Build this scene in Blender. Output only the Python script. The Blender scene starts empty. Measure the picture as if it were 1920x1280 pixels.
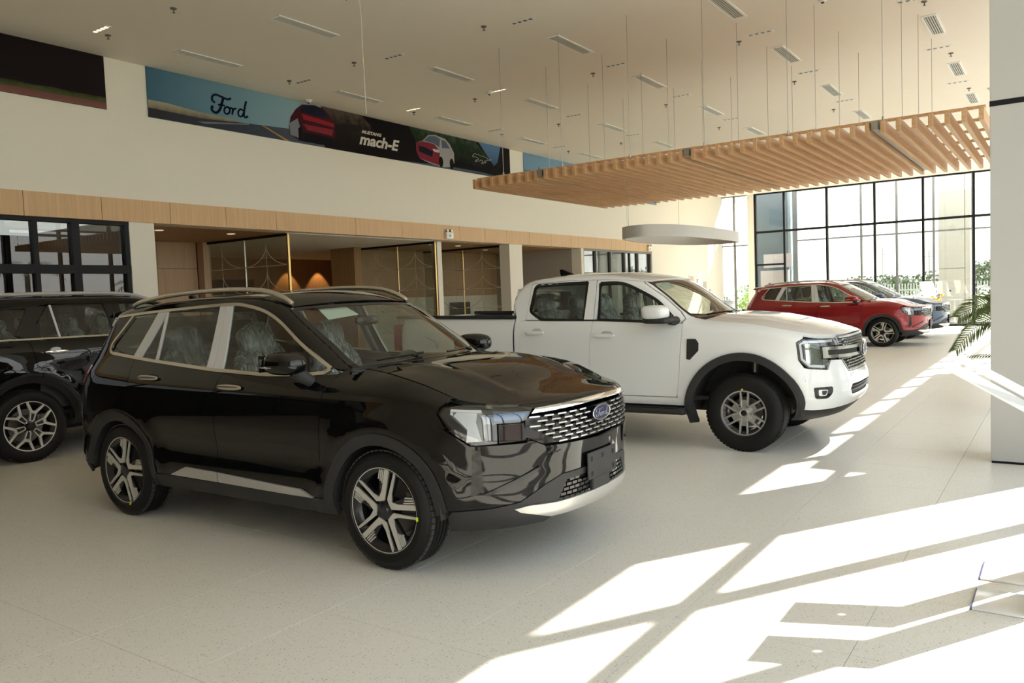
import bpy, bmesh, math, random
import numpy as np
from mathutils import Vector, Matrix

random.seed(7)
SC = bpy.context.scene
COL = SC.collection
PI = math.pi

# ---------------------------------------------------------------- camera
# world axes: +X points from the back wall to the glazed front, +Y runs along the back wall, Z up
CAM_H, CAM_F, CAM_PITCH, CAM_ROLL, CAM_YAW = 1.587, 1499.0, 0.0580, 0.0380, 0.964
cam_d = bpy.data.cameras.new('camera')
cam_d.sensor_width = 36.0
cam_d.lens = CAM_F / 1920 * 36
cam_d.shift_y = 4.58 / 1920
cam_d.clip_start, cam_d.clip_end = 0.05, 400
cam = bpy.data.objects.new('camera', cam_d)
COL.objects.link(cam)
_hf = Vector((-math.cos(CAM_YAW), math.sin(CAM_YAW), 0))
_fw = _hf * math.cos(CAM_PITCH) - Vector((0, 0, 1)) * math.sin(CAM_PITCH)
_r0 = Vector((math.sin(CAM_YAW), math.cos(CAM_YAW), 0))
_u0 = _r0.cross(_fw)
_r = _r0 * math.cos(CAM_ROLL) - _u0 * math.sin(CAM_ROLL)
_u = _r0 * math.sin(CAM_ROLL) + _u0 * math.cos(CAM_ROLL)
_m = Matrix((_r, _u, -_fw)).transposed().to_4x4()
_m.translation = (0, 0, CAM_H)
cam.matrix_world = _m
SC.camera = cam

# ---------------------------------------------------------------- sky, sun, exposure
SUN_EL = math.radians(43.4)
SUN_H = Vector((0.517, 0.856, 0)).normalized()
world = bpy.data.worlds.new('sky')
SC.world = world
world.use_nodes = True
_n = world.node_tree.nodes
_n.clear()
_out = _n.new('ShaderNodeOutputWorld')
_bg = _n.new('ShaderNodeBackground')
_tc = _n.new('ShaderNodeTexCoord')
_sep = _n.new('ShaderNodeSeparateXYZ')
_ramp = _n.new('ShaderNodeValToRGB')
_ramp.color_ramp.elements[0].position = 0.0
_ramp.color_ramp.elements[0].color = (1.0, 0.985, 0.95, 1)
_ramp.color_ramp.elements[1].position = 0.55
_ramp.color_ramp.elements[1].color = (0.54, 0.61, 0.69, 1)
_l = world.node_tree.links
_l.new(_tc.outputs['Generated'], _sep.inputs[0])
_l.new(_sep.outputs['Z'], _ramp.inputs[0])
_l.new(_ramp.outputs[0], _bg.inputs['Color'])
_l.new(_bg.outputs[0], _out.inputs['Surface'])
_bg.inputs['Strength'].default_value = 3.5

sun_d = bpy.data.lights.new('sun', 'SUN')
sun_d.energy = 26.0
sun_d.angle = math.radians(0.6)
sun_d.color = (1.0, 0.96, 0.89)
sun = bpy.data.objects.new('sun', sun_d)
COL.objects.link(sun)
_to = SUN_H * math.cos(SUN_EL) + Vector((0, 0, math.sin(SUN_EL)))
sun.rotation_euler = _to.to_track_quat('Z', 'Y').to_euler()
sun.location = (20, 30, 30)

SC.view_settings.view_transform = 'Standard'
SC.view_settings.look = 'None'
SC.view_settings.gamma = 1.0
SC.view_settings.use_curve_mapping = False
SC.view_settings.exposure = 0.26
SC.cycles.max_bounces = 12
SC.cycles.diffuse_bounces = 6
SC.cycles.glossy_bounces = 6
SC.cycles.transmission_bounces = 8
SC.cycles.transparent_max_bounces = 32
SC.cycles.caustics_reflective = False
SC.cycles.caustics_refractive = False
SC.cycles.sample_clamp_indirect = 6.0
# ---------------------------------------------------------------- helpers: materials
MATS = {}

def new_mat(name):
    m = bpy.data.materials.new(name)
    m.use_nodes = True
    return m, m.node_tree.nodes, m.node_tree.links

def pbr(name, col, rough=0.5, metal=0.0, coat=0.0, spec=0.5, emit=None, es=0.0, noise=0.0, nscale=40.0, bump=0.0, sheen=0.0):
    if name in MATS:
        return MATS[name]
    m, n, l = new_mat(name)
    b = n['Principled BSDF']
    b.inputs['Base Color'].default_value = (*col, 1)
    b.inputs['Roughness'].default_value = rough
    b.inputs['Metallic'].default_value = metal
    b.inputs['Specular IOR Level'].default_value = spec
    b.inputs['Coat Weight'].default_value = coat
    b.inputs['Coat Roughness'].default_value = 0.02
    if emit:
        b.inputs['Emission Color'].default_value = (*emit, 1)
        b.inputs['Emission Strength'].default_value = es
    tc = n.new('ShaderNodeTexCoord')
    nz = n.new('ShaderNodeTexNoise')
    nz.inputs['Scale'].default_value = nscale
    nz.inputs['Detail'].default_value = 4
    l.new(tc.outputs['Object'], nz.inputs['Vector'])
    if noise:
        mx = n.new('ShaderNodeMix')
        mx.data_type = 'RGBA'
        mx.inputs[6].default_value = (*[c * (1 - noise) for c in col], 1)
        mx.inputs[7].default_value = (*[min(1, c * (1 + noise)) for c in col], 1)
        l.new(nz.outputs['Fac'], mx.inputs[0])
        l.new(mx.outputs[2], b.inputs['Base Color'])
    if bump:
        bp = n.new('ShaderNodeBump')
        bp.inputs['Strength'].default_value = bump
        bp.inputs['Distance'].default_value = 0.002
        l.new(nz.outputs['Fac'], bp.inputs['Height'])
        l.new(bp.outputs[0], b.inputs['Normal'])
    MATS[name] = m
    return m

def glass(name, tint=(0.92, 0.96, 0.94), refl=0.05, rough=0.0, boost=1.0):
    """thin pane: see-through, mirror-like towards grazing angles"""
    if name in MATS:
        return MATS[name]
    m, n, l = new_mat(name)
    n.remove(n['Principled BSDF'])
    tr = n.new('ShaderNodeBsdfTransparent')
    tr.inputs[0].default_value = (*tint, 1)
    gl = n.new('ShaderNodeBsdfGlossy')
    gl.inputs['Roughness'].default_value = rough
    gl.inputs['Color'].default_value = (1, 1, 1, 1)
    lw = n.new('ShaderNodeLayerWeight')
    lw.inputs['Blend'].default_value = 0.5
    pw = n.new('ShaderNodeMath'); pw.operation = 'POWER'; pw.inputs[1].default_value = 4.5
    ml = n.new('ShaderNodeMath'); ml.operation = 'MULTIPLY_ADD'
    ml.inputs[1].default_value = (1 - refl) * boost; ml.inputs[2].default_value = refl
    mx = n.new('ShaderNodeMixShader')
    l.new(lw.outputs['Facing'], pw.inputs[0])
    l.new(pw.outputs[0], ml.inputs[0])
    l.new(ml.outputs[0], mx.inputs[0])
    l.new(tr.outputs[0], mx.inputs[1])
    l.new(gl.outputs[0], mx.inputs[2])
    l.new(mx.outputs[0], n['Material Output'].inputs[0])
    MATS[name] = m
    return m

def wood(name, c0, c1, axis='Y', scale=1.0, rough=0.5):
    if name in MATS:
        return MATS[name]
    m, n, l = new_mat(name)
    b = n['Principled BSDF']
    b.inputs['Roughness'].default_value = rough
    tc = n.new('ShaderNodeTexCoord')
    oi = n.new('ShaderNodeObjectInfo')
    ad = n.new('ShaderNodeVectorMath'); ad.operation = 'ADD'
    mp = n.new('ShaderNodeMapping')
    s = {'X': (0.6, 14, 14), 'Y': (14, 0.6, 14), 'Z': (14, 14, 0.6)}[axis]
    mp.inputs['Scale'].default_value = [v * scale for v in s]
    nz = n.new('ShaderNodeTexNoise')
    nz.inputs['Scale'].default_value = 2.5; nz.inputs['Detail'].default_value = 6; nz.inputs['Distortion'].default_value = 0.6
    rp = n.new('ShaderNodeValToRGB')
    rp.color_ramp.elements[0].position = 0.30; rp.color_ramp.elements[0].color = (*c0, 1)
    rp.color_ramp.elements[1].position = 0.72; rp.color_ramp.elements[1].color = (*c1, 1)
    l.new(tc.outputs['Object'], mp.inputs[0])
    l.new(mp.outputs[0], ad.inputs[0])
    l.new(oi.outputs['Random'], ad.inputs[1])
    l.new(ad.outputs[0], nz.inputs['Vector'])
    l.new(nz.outputs['Fac'], rp.inputs[0])
    l.new(rp.outputs[0], b.inputs['Base Color'])
    bp = n.new('ShaderNodeBump'); bp.inputs['Strength'].default_value = 0.08; bp.inputs['Distance'].default_value = 0.001
    l.new(nz.outputs['Fac'], bp.inputs['Height']); l.new(bp.outputs[0], b.inputs['Normal'])
    MATS[name] = m
    return m

def terrazzo(name):
    m, n, l = new_mat(name)
    b = n['Principled BSDF']
    b.inputs['Roughness'].default_value = 0.34
    b.inputs['Specular IOR Level'].default_value = 0.16
    geo = n.new('ShaderNodeNewGeometry')
    big = n.new('ShaderNodeTexNoise'); big.inputs['Scale'].default_value = 1.3; big.inputs['Detail'].default_value = 2
    base = n.new('ShaderNodeMix'); base.data_type = 'RGBA'
    base.inputs[6].default_value = (0.70, 0.67, 0.60, 1); base.inputs[7].default_value = (0.735, 0.71, 0.645, 1)
    l.new(geo.outputs['Position'], big.inputs['Vector'])
    l.new(big.outputs['Fac'], base.inputs[0])
    cur = base.outputs[2]
    for sc, th, col, sel in ((55, 0.17, (0.28, 0.24, 0.20, 1), 0.34), (90, 0.22, (0.40, 0.36, 0.31, 1), 0.40), (70, 0.25, (0.80, 0.78, 0.72, 1), 0.5)):
        v = n.new('ShaderNodeTexVoronoi'); v.inputs['Scale'].default_value = sc
        l.new(geo.outputs['Position'], v.inputs['Vector'])
        lt = n.new('ShaderNodeMath'); lt.operation = 'LESS_THAN'; lt.inputs[1].default_value = th
        l.new(v.outputs['Distance'], lt.inputs[0])
        sp = n.new('ShaderNodeSeparateColor'); l.new(v.outputs['Color'], sp.inputs[0])
        l2 = n.new('ShaderNodeMath'); l2.operation = 'LESS_THAN'; l2.inputs[1].default_value = sel
        l.new(sp.outputs[0], l2.inputs[0])
        mu = n.new('ShaderNodeMath'); mu.operation = 'MULTIPLY'
        l.new(lt.outputs[0], mu.inputs[0]); l.new(l2.outputs[0], mu.inputs[1])
        mx = n.new('ShaderNodeMix'); mx.data_type = 'RGBA'
        l.new(mu.outputs[0], mx.inputs[0]); l.new(cur, mx.inputs[6]); mx.inputs[7].default_value = col
        cur = mx.outputs[2]
    l.new(cur, b.inputs['Base Color'])
    MATS[name] = m
    return m

M_WALL = pbr('wall_paint', (0.79, 0.748, 0.66), 0.7, noise=0.015, nscale=6, bump=0.05)
M_CEIL = pbr('ceiling_paint', (0.84, 0.775, 0.675), 0.8, noise=0.015, nscale=4)
M_COLUMN = pbr('column_cladding', (0.50, 0.495, 0.475), 0.4, noise=0.01)
M_FLOOR = terrazzo('terrazzo')
M_GROUT = pbr('tile_joint', (0.42, 0.39, 0.34), 0.8, noise=0.05)
M_OAK = wood('oak_slat', (0.55, 0.315, 0.15), (0.70, 0.435, 0.23), 'Y')
M_BAND = wood('oak_band', (0.58, 0.37, 0.19), (0.68, 0.45, 0.245), 'Z', 0.8)
M_WOODDK = wood('walnut_panel', (0.33, 0.185, 0.08), (0.42, 0.24, 0.11), 'Z', 0.6)
M_WOODMID = wood('oak_jamb', (0.47, 0.30, 0.18), (0.56, 0.37, 0.23), 'Z', 0.8)
M_BLACKMETAL = pbr('black_frame', (0.010, 0.010, 0.012), 0.5, 0.0, spec=0.2, noise=0.1)
M_GREYMETAL = pbr('grey_frame', (0.20, 0.20, 0.185), 0.5, 0.0, noise=0.1)
M_GOLD = pbr('brass_post', (0.50, 0.34, 0.13), 0.32, 1.0, noise=0.03)
M_STEEL = pbr('steel_cable', (0.42, 0.40, 0.36), 0.35, 0.8, noise=0.05)
M_GLASS = glass('window_glass', (0.95, 0.955, 0.94), 0.045)
M_GLASSDK = glass('office_glass', (0.35, 0.36, 0.35), 0.055)
M_GLASSINT = glass('partition_glass', (0.80, 0.82, 0.78), 0.07)
M_FROST = pbr('frosted_print', (0.62, 0.58, 0.48), 0.6, noise=0.05)
M_WHITE = pbr('white_powdercoat', (0.80, 0.80, 0.79), 0.35, noise=0.01)
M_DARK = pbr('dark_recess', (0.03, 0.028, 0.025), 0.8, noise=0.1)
M_CHROME = pbr('chrome', (0.82, 0.81, 0.79), 0.08, 1.0, noise=0.01)

# ---------------------------------------------------------------- helpers: geometry
def link(name, me, mat=None, parent=None):
    o = bpy.data.objects.new(name, me)
    COL.objects.link(o)
    if mat is not None:
        for mm in (mat if isinstance(mat, (list, tuple)) else [mat]):
            me.materials.append(mm)
    if parent is not None:
        o.parent = parent
    return o

def from_py(name, v, f, mat=None, parent=None, smooth=False):
    me = bpy.data.meshes.new(name)
    me.from_pydata([tuple(map(float, p)) for p in v], [], [tuple(map(int, q)) for q in f])
    if smooth:
        me.polygons.foreach_set('use_smooth', [True] * len(me.polygons))
    me.update()
    return link(name, me, mat, parent)

BOXF = [(0, 3, 2, 1), (4, 5, 6, 7), (0, 1, 5, 4), (1, 2, 6, 5), (2, 3, 7, 6), (3, 0, 4, 7)]

def box_vf(x0, x1, y0, y1, z0, z1):
    return [(x0, y0, z0), (x1, y0, z0), (x1, y1, z0), (x0, y1, z0), (x0, y0, z1), (x1, y0, z1), (x1, y1, z1), (x0, y1, z1)], list(BOXF)

class MB:
    """collects shapes into one mesh"""
    def __init__(self):
        self.v, self.f = [], []
    def add(self, v, f):
        k = len(self.v)
        self.v += list(v)
        self.f += [tuple(i + k for i in q) for q in f]
        return self
    def box(self, *a):
        return self.add(*box_vf(*a))
    def tube(self, pts, r, n=8, cap=True, closed=False):
        pts = [Vector(p) for p in pts]
        rs = r if isinstance(r, (list, tuple)) else [r] * len(pts)
        N = len(pts)
        v, f = [], []
        prev = None
        for i, p in enumerate(pts):
            a = pts[i - 1] if (i > 0 or closed) else p
            b = pts[(i + 1) % N] if (i < N - 1 or closed) else p
            t = (b - a).normalized()
            if prev is None:
                up = Vector((0, 0, 1)) if abs(t.z) < 0.9 else Vector((1, 0, 0))
                x = t.cross(up).normalized()
            else:
                x = (prev - t * prev.dot(t)).normalized()
            prev = x
            y = t.cross(x)
            for k in range(n):
                an = 2 * PI * k / n
                v.append(p + (x * math.cos(an) + y * math.sin(an)) * rs[i])
        for i in range(N if closed else N - 1):
            j = (i + 1) % N
            for k in range(n):
                f.append((i * n + k, i * n + (k + 1) % n, j * n + (k + 1) % n, j * n + k))
        if cap and not closed:
            f.append(tuple(range(n - 1, -1, -1)))
            f.append(tuple((N - 1) * n + k for k in range(n)))
        return self.add(v, f)
    def prism(self, pts2, a, b, fn):
        """extrude a 2D polygon between a and b; fn(u, v, w) -> xyz"""
        n = len(pts2)
        v = [fn(p[0], p[1], a) for p in pts2] + [fn(p[0], p[1], b) for p in pts2]
        f = [tuple(range(n - 1, -1, -1)), tuple(range(n, 2 * n))]
        f += [(i, (i + 1) % n, n + (i + 1) % n, n + i) for i in range(n)]
        return self.add(v, f)
    def lathe(self, prof, n=48, axis='Y', closed=False, o=(0, 0, 0)):
        """prof: (r, h) around an axis"""
        v, f = [], []
        m = len(prof)
        for k in range(n):
            a = 2 * PI * k / n
            for r, h in prof:
                c, s = r * math.cos(a), r * math.sin(a)
                p = {'Y': (c, h, s), 'Z': (c, s, h), 'X': (h, c, s)}[axis]
                v.append((p[0] + o[0], p[1] + o[1], p[2] + o[2]))
        for k in range(n):
            k2 = (k + 1) % n
            for i in range(m if closed else m - 1):
                i2 = (i + 1) % m
                f.append((k * m + i, k2 * m + i, k2 * m + i2, k * m + i2))
        return self.add(v, f)
    def build(self, name, mat=None, parent=None, smooth=False, bevel=0.0, seg=2):
        o = from_py(name, self.v, self.f, mat, parent)
        bm = bmesh.new()
        bm.from_mesh(o.data)
        bmesh.ops.recalc_face_normals(bm, faces=bm.faces)
        if bevel:
            es = [e for e in bm.edges if len(e.link_faces) == 2 and e.calc_face_angle(0) > 0.6]
            bmesh.ops.bevel(bm, geom=es, offset=bevel, segments=seg, affect='EDGES', profile=0.5, clamp_overlap=True)
        bm.to_mesh(o.data)
        bm.free()
        if smooth:
            o.data.polygons.foreach_set('use_smooth', [True] * len(o.data.polygons))
            if hasattr(o.data, 'set_sharp_from_angle'):
                o.data.set_sharp_from_angle(angle=math.radians(35))
        return o

def bx(name, x0, x1, y0, y1, z0, z1, mat, parent=None, bevel=0.0):
    return MB().box(x0, x1, y0, y1, z0, z1).build(name, mat, parent, bevel=bevel, smooth=bevel > 0)

def tag(o, label, cat, group=None):
    o['label'] = label
    o['category'] = cat
    if group:
        o['group'] = group
    return o

def thing(name, label, cat, loc=(0, 0, 0), rz=0.0, group=None):
    o = bpy.data.objects.new(name, None)
    o.empty_display_size = 0.2
    COL.objects.link(o)
    o.location = loc
    o.rotation_euler = (0, 0, rz)
    return tag(o, label, cat, group)

def struct(o, label=None):
    o['kind'] = 'structure'
    if label:
        o['label'] = label
    return o

def group_struct(name, label=None):
    o = bpy.data.objects.new(name, None)
    COL.objects.link(o)
    return struct(o, label)

def share(name, src, parent, loc=(0, 0, 0), rot=None, scale=None):
    o = bpy.data.objects.new(name, src.data)
    COL.objects.link(o)
    o.parent = parent
    o.location = loc
    if rot: o.rotation_euler = rot
    if scale: o.scale = scale
    return o

def crom(pts, n=8, closed=False):
    """Catmull-Rom through points"""
    P = [Vector(p) for p in pts]
    N = len(P)
    out = []
    for i in range(N if closed else N - 1):
        if closed:
            a, b, c, d = P[i - 1], P[i], P[(i + 1) % N], P[(i + 2) % N]
        else:
            a, b, c, d = P[max(i - 1, 0)], P[i], P[i + 1], P[min(i + 2, N - 1)]
        for k in range(n):
            t = k / n
            out.append(0.5 * ((2 * b) + (-a + c) * t + (2 * a - 5 * b + 4 * c - d) * t * t + (-a + 3 * b - 3 * c + d) * t ** 3))
    if not closed:
        out.append(P[-1])
    return out

def ribbon(mb, pts, w, fn, closed=False, depth=0.004):
    """flat stroke of width w along 2D points, thickened; fn(u, v, d) -> xyz"""
    P = [Vector((p[0], p[1])) for p in pts]
    n = len(P)
    ws = w if isinstance(w, (list, tuple)) else [w] * n
    L, R = [], []
    for i in range(n):
        a = P[i - 1] if (i > 0 or closed) else P[i]
        b = P[(i + 1) % n] if (i < n - 1 or closed) else P[i]
        t = (b - a)
        t = t.normalized() if t.length > 1e-9 else Vector((1, 0))
        nn = Vector((-t.y, t.x)) * ws[i] / 2
        L.append(P[i] + nn)
        R.append(P[i] - nn)
    v = [fn(p.x, p.y, depth) for p in L] + [fn(p.x, p.y, depth) for p in R] + [fn(p.x, p.y, 0) for p in L] + [fn(p.x, p.y, 0) for p in R]
    f = []
    for i in range(n if closed else n - 1):
        j = (i + 1) % n
        f += [(i, j, n + j, n + i), (2 * n + i, 3 * n + i, 3 * n + j, 2 * n + j), (i, 2 * n + i, 2 * n + j, j), (n + i, n + j, 3 * n + j, 3 * n + i)]
    if not closed:
        f += [(0, n, 3 * n, 2 * n), (n - 1, 3 * n - 1, 4 * n - 1, 2 * n - 1)]
    mb.add(v, f)

def text_mesh(body, size=1.0, shear=0.0, bold=0.0):
    """outline letters as a flat mesh (verts, faces) in the XY plane, centred"""
    cu = bpy.data.curves.new('lettering', 'FONT')
    cu.body = body
    cu.size = size
    cu.shear = shear
    cu.offset = bold
    cu.align_x = 'CENTER'
    cu.align_y = 'CENTER'
    cu.resolution_u = 3
    ob = bpy.data.objects.new('lettering', cu)
    COL.objects.link(ob)
    dg = bpy.context.evaluated_depsgraph_get()
    me = ob.evaluated_get(dg).to_mesh()
    v = [tuple(p.co) for p in me.vertices]
    f = [tuple(p.vertices) for p in me.polygons]
    ob.evaluated_get(dg).to_mesh_clear()
    bpy.data.objects.remove(ob)
    bpy.data.curves.remove(cu)
    return v, f

ORD = ['first', 'second', 'third', 'fourth', 'fifth', 'sixth', 'seventh', 'eighth', 'ninth', 'tenth', 'eleventh', 'twelfth']

# strokes of the oval script word, in a box about 1.9 x 1
SCRIPT = [
    ([(.20, .58), (.07, .68), (.09, .88), (.27, .99), (.55, .94), (.85, .88), (1.04, .97)], .10),
    ([(.64, .91), (.54, .60), (.42, .28), (.24, .10), (.06, .15), (.02, .30), (.10, .40)], .12),
    ([(.34, .50), (.50, .55), (.70, .52)], .08),
    ([(.84, .50), (.70, .43), (.65, .24), (.75, .13), (.90, .22), (.94, .40), (.84, .50), (.96, .45), (1.06, .50)], .085),
    ([(1.06, .50), (1.10, .40), (1.05, .15)], .09),
    ([(1.08, .32), (1.18, .47), (1.30, .50)], .085),
    ([(1.66, .47), (1.50, .51), (1.38, .34), (1.42, .16), (1.56, .17), (1.68, .36)], .085),
    ([(1.84, .98), (1.74, .60), (1.68, .24), (1.76, .14), (1.90, .24)], .10),
]
# ---------------------------------------------------------------- the room
BX, FX, FY, CZ, Y0 = -11.5, 0.55, 31.8, 5.30, -8.0      # back wall, front glazing, far glazing, ceiling height, end wall

# floor: slab + tiles
floor = struct(bx('floor', -18.4, FX + .1, Y0, FY + .1, -0.14, -0.012, M_GROUT), 'pale speckled terrazzo tile floor of the showroom')
TS = 0.80
tile_src = MB().box(0.001, TS - 0.001, 0.001, TS - 0.001, -0.012, 0.0).build('tile', M_FLOOR, floor, bevel=0.0006, seg=1)
cells = []
for i in range(-22, 2):
    for j in range(-12, 40):
        x0, y0 = -0.76 + TS * i, 1.95 + TS * j
        if x0 < -18.4 or x0 + TS > FX + .1 or y0 < Y0 or y0 + TS > FY + .05:
            continue
        c = Vector((x0 + TS / 2, y0 + TS / 2, 0))
        d = c.dot(_hf); r = c.dot(_r0)
        vis = d > 1.2 and abs(r) < d * 0.70 + 0.8
        cells.append((0 if vis else 1, c.length, x0, y0))
cells.sort()
rest = MB()
for k, (a, b_, x0, y0) in enumerate(cells):
    if k < 300:
        if k == 0:
            tile_src.location = (x0, y0, 0)
        else:
            share('tile', tile_src, floor, (x0, y0, 0))
    else:
        rest.box(x0 + .001, x0 + TS - .001, y0 + .001, y0 + TS - .001, -0.012, 0)
ro = rest.build('tile_field', M_FLOOR, floor)
ro['kind'] = 'stuff'

ceiling = struct(bx('ceiling', -18.6, FX + .3, Y0 - .2, FY + .3, CZ, CZ + .25, M_CEIL), 'flat warm white showroom ceiling')

# end wall behind the photographer
struct(bx('wall_left', -18.6, FX + .3, Y0 - .2, Y0, 0, CZ, M_WALL), 'plain wall at the near end of the hall')

# back wall: solid upper part, wood band, openings below
wall_back = struct(bx('wall_back', BX - .3, BX, Y0, FY + .1, 2.94, CZ, M_WALL), 'long white upper wall above the wood band')
bands = [-8.0, -6.4, -4.8, -3.2, -1.6, 0.4, 1.8, 3.2, 4.2, 5.19, 6.25, 7.33, 8.34, 9.37, 11.3, 12.64, 14.59, 15.55, 16.47, 17.5, 18.58, 19.66, 21.1, 22.08, 23.02, 24.0, 25.02]
for a, b_ in zip(bands[:-1], bands[1:]):
    bx('band_panel', BX, BX + .03, a + .004, b_ - .004, 2.93, 3.265, M_BAND, wall_back)
bx('band_backing', BX - .001, BX + .012, Y0, 25.0, 2.935, 3.26, M_DARK, wall_back)
bx('wall_joint', BX - .002, BX + .001, 23.22, 23.235, 3.27, CZ, M_GROUT, wall_back)
bx('lower_wall', BX - .3, BX, 25.05, FY + .1, 0, 2.94, M_WALL, wall_back)
bx('white_pier', BX - .3, BX + .005, 6.66, 7.06, 0, 2.93, M_WALL, wall_back)
bx('white_pier', BX - .3, BX + .005, 16.60, 17.17, 0, 2.93, M_WALL, wall_back)
bx('white_post', BX - .3, BX + .02, 20.2, 20.34, 0, 2.93, M_WALL, wall_back)

# lounge recess behind the band
rec = group_struct('wall_recess', 'wood lined lounge recess below the wood band')
bx('soffit', -14.5, BX - .3, 6.66, 9.83, 2.925, 2.98, M_WOODDK, rec)
bx('soffit', -18.4, BX - .3, 9.83, 14.03, 2.925, 2.98, M_CEIL, rec)
bx('soffit', -18.4, -14.6, 14.03, 20.4, 2.925, 2.98, M_CEIL, rec)
bx('soffit', -14.6, BX - .3, 14.03, 20.2, 2.925, 2.98, M_WOODDK, rec)
bx('side_wall', -14.5, BX - .3, 6.66, 6.78, 0, 2.925, M_WOODMID, rec)
for a, b_ in ((6.78, 7.75), (7.755, 8.86), (8.865, 9.72)):
    bx('wood_panel', -14.46, -14.40, a, b_, 0, 2.40, M_WOODMID, rec)
    bx('wood_panel', -14.46, -14.40, a, b_, 2.408, 2.925, M_WOODMID, rec)
bx('recess_back', -14.6, -14.462, 6.7, 9.9, 0, 2.925, M_DARK, rec)
bx('wood_jamb', -14.40, -14.20, 9.74, 9.90, 0, 2.925, M_WOODMID, rec)
bx('wood_jamb', -14.40, -14.12, 13.88, 14.02, 0, 2.925, M_WOODMID, rec)
bx('lounge_back', -18.5, -18.4, 9.8, 20.4, 0, 2.925, M_WOODDK, rec)
bx('lounge_left', -18.4, -14.4, 9.8, 9.9, 0, 2.925, M_WOODDK, rec)
bx('lounge_pier', -14.75, -13.95, 13.64, 13.88, 0, 2.925, M_WOODDK, rec)
bx('dark_screen', -18.4, -18.34, 11.0, 14.1, 0, 2.35, M_DARK, rec)
bx('lounge_end', -18.4, -14.6, 20.3, 20.4, 0, 2.925, M_WOODDK, rec)
for a, b_ in ((14.02, 16.0), (16.005, 18.2), (18.205, 20.2)):
    bx('oak_wall_panel', -14.58, -14.50, a, b_, 1.70, 2.925, M_WOODMID, rec)
    bx('white_wall_panel', -14.58, -14.52, a, b_, 0, 1.695, M_WALL, rec)
bx('side_partition', -14.6, BX - .31, 20.2, 20.32, 0, 2.925, pbr('shaded_plaster', (0.40, 0.365, 0.32), 0.8, noise=0.02), rec)  # the shade on this wall is put into its darker grey
for k, (x, y) in enumerate(((-12.4, 7.7), (-13.7, 7.9), (-12.4, 9.1), (-12.5, 14.8), (-12.5, 15.8), (-13.2, 17.9))):
    MB().lathe([(0.0, 2.918), (.06, 2.918), (.075, 2.924), (.08, 2.926)], 20, 'Z', o=(x, y, 0)).build('downlight', pbr('downlight_lens', (0.8, 0.75, 0.65), 0.4, emit=(1, 0.82, 0.55), es=0.6), rec, smooth=True)

# two lamps washing the lounge wall
for y in (15.3, 16.45):
    ld = bpy.data.lights.new('lounge_spot', 'SPOT')
    ld.energy = 40; ld.color = (1.0, 0.62, 0.28); ld.spot_size = 1.25; ld.spot_blend = 0.25; ld.shadow_soft_size = 0.03
    lo = bpy.data.objects.new('lounge_spot', ld)
    COL.objects.link(lo)
    lo.location = (-18.10, y, 2.88)
    lo.rotation_euler = (0, math.radians(5), 0)

def partition(y, x0, x1, name, label, xm):
    g = group_struct(name, label)
    bx('pane', x0, xm - .02, y - .006, y + .006, 0.02, 2.90, M_GLASSINT, g)
    bx('pane', xm + .02, x1 - .03, y - .006, y + .006, 0.02, 2.90, M_GLASSINT, g)
    bx('mullion', xm - .010, xm + .010, y - .012, y + .012, 0, 2.92, M_STEEL if y < 10 else M_GOLD, g)
    bx('gold_post', x1 - .02, x1 + .02, y - .02, y + .02, 0, 2.925, M_GOLD, g)
    bx('head_rail', x0, x1, y - .025, y + .025, 2.88, 2.925, M_BLACKMETAL, g)
    mb = MB()
    fn = lambda u, v, d: (u, y - .008 - d, v)
    L = x1 - x0
    cx = [x0 + L * 0.2, x0 + L * 0.75, x0 + L * 1.3]
    for q, z in enumerate((0.35, 0.85, 1.35, 1.85, 2.35)):
        ribbon(mb, [(x0 + .05, z), (x1 - .05, z)], .012, fn, depth=.002)
        for k in range(2):
            a, b_ = cx[k], cx[k + 1]
            mid = (a + b_) / 2
            for (p, s) in ((a, 1), (b_, -1)):
                arc = [(p + s * abs(mid - p) * (1 - math.cos(t)), z + .40 - .40 * math.sin(t)) for t in np.linspace(0, PI / 2, 10)]
                arc = [c for c in arc if x0 + .03 < c[0] < x1 - .05]
                if len(arc) > 2:
                    ribbon(mb, arc, .014, fn, depth=.002)
    for c in cx[:2]:
        ribbon(mb, [(c, .35), (c, 2.8)], .012, fn, depth=.002)
    mb.build('etched_lines', M_FROST, g)
    return g
partition(9.86, -14.25, -11.78, 'partition_1', 'etched glass screen with brass front post, left of the lounge opening', -13.05)
partition(14.06, -14.15, -11.80, 'partition_2', 'etched glass screen with brass front post, right of the lounge opening', -12.95)
partition(16.74, -14.45, -11.80, 'partition_3', 'etched glass screen ending at the white pier', -13.1)
bx('white_jamb', -11.95, -11.78, 14.12, 14.28, 0, 2.925, M_WALL, rec)

# black framed office glazing at the left
w1 = group_struct('window_1', 'black framed office glazing reflecting the sky, at the far left')
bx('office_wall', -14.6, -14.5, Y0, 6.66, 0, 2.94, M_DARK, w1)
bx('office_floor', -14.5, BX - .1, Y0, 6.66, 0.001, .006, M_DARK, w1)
ys = [-7.9, -6.3, -4.7, -3.1, -1.5, 0.1, 1.7, 3.2, 4.25, 5.33, 5.87, 6.62]
for a, b_ in zip(ys[:-1], ys[1:]):
    for z0, z1 in ((0.08, 2.16), (2.28, 2.87)):
        bx('pane', BX - .07, BX - .06, a + .03, b_ - .03, z0, z1, M_GLASSDK, w1)
for y in ys:
    w = .055 if abs(y - 5.87) < .01 else .03
    bx('mullion', BX - .12, BX, y - w, y + w, 0, 2.93, M_BLACKMETAL, w1)
for z0, z1 in ((0, .08), (2.16, 2.28), (2.87, 2.93)):
    bx('transom', BX - .12, BX - .002, -7.9, 6.66, z0, z1, M_BLACKMETAL, w1)

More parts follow.
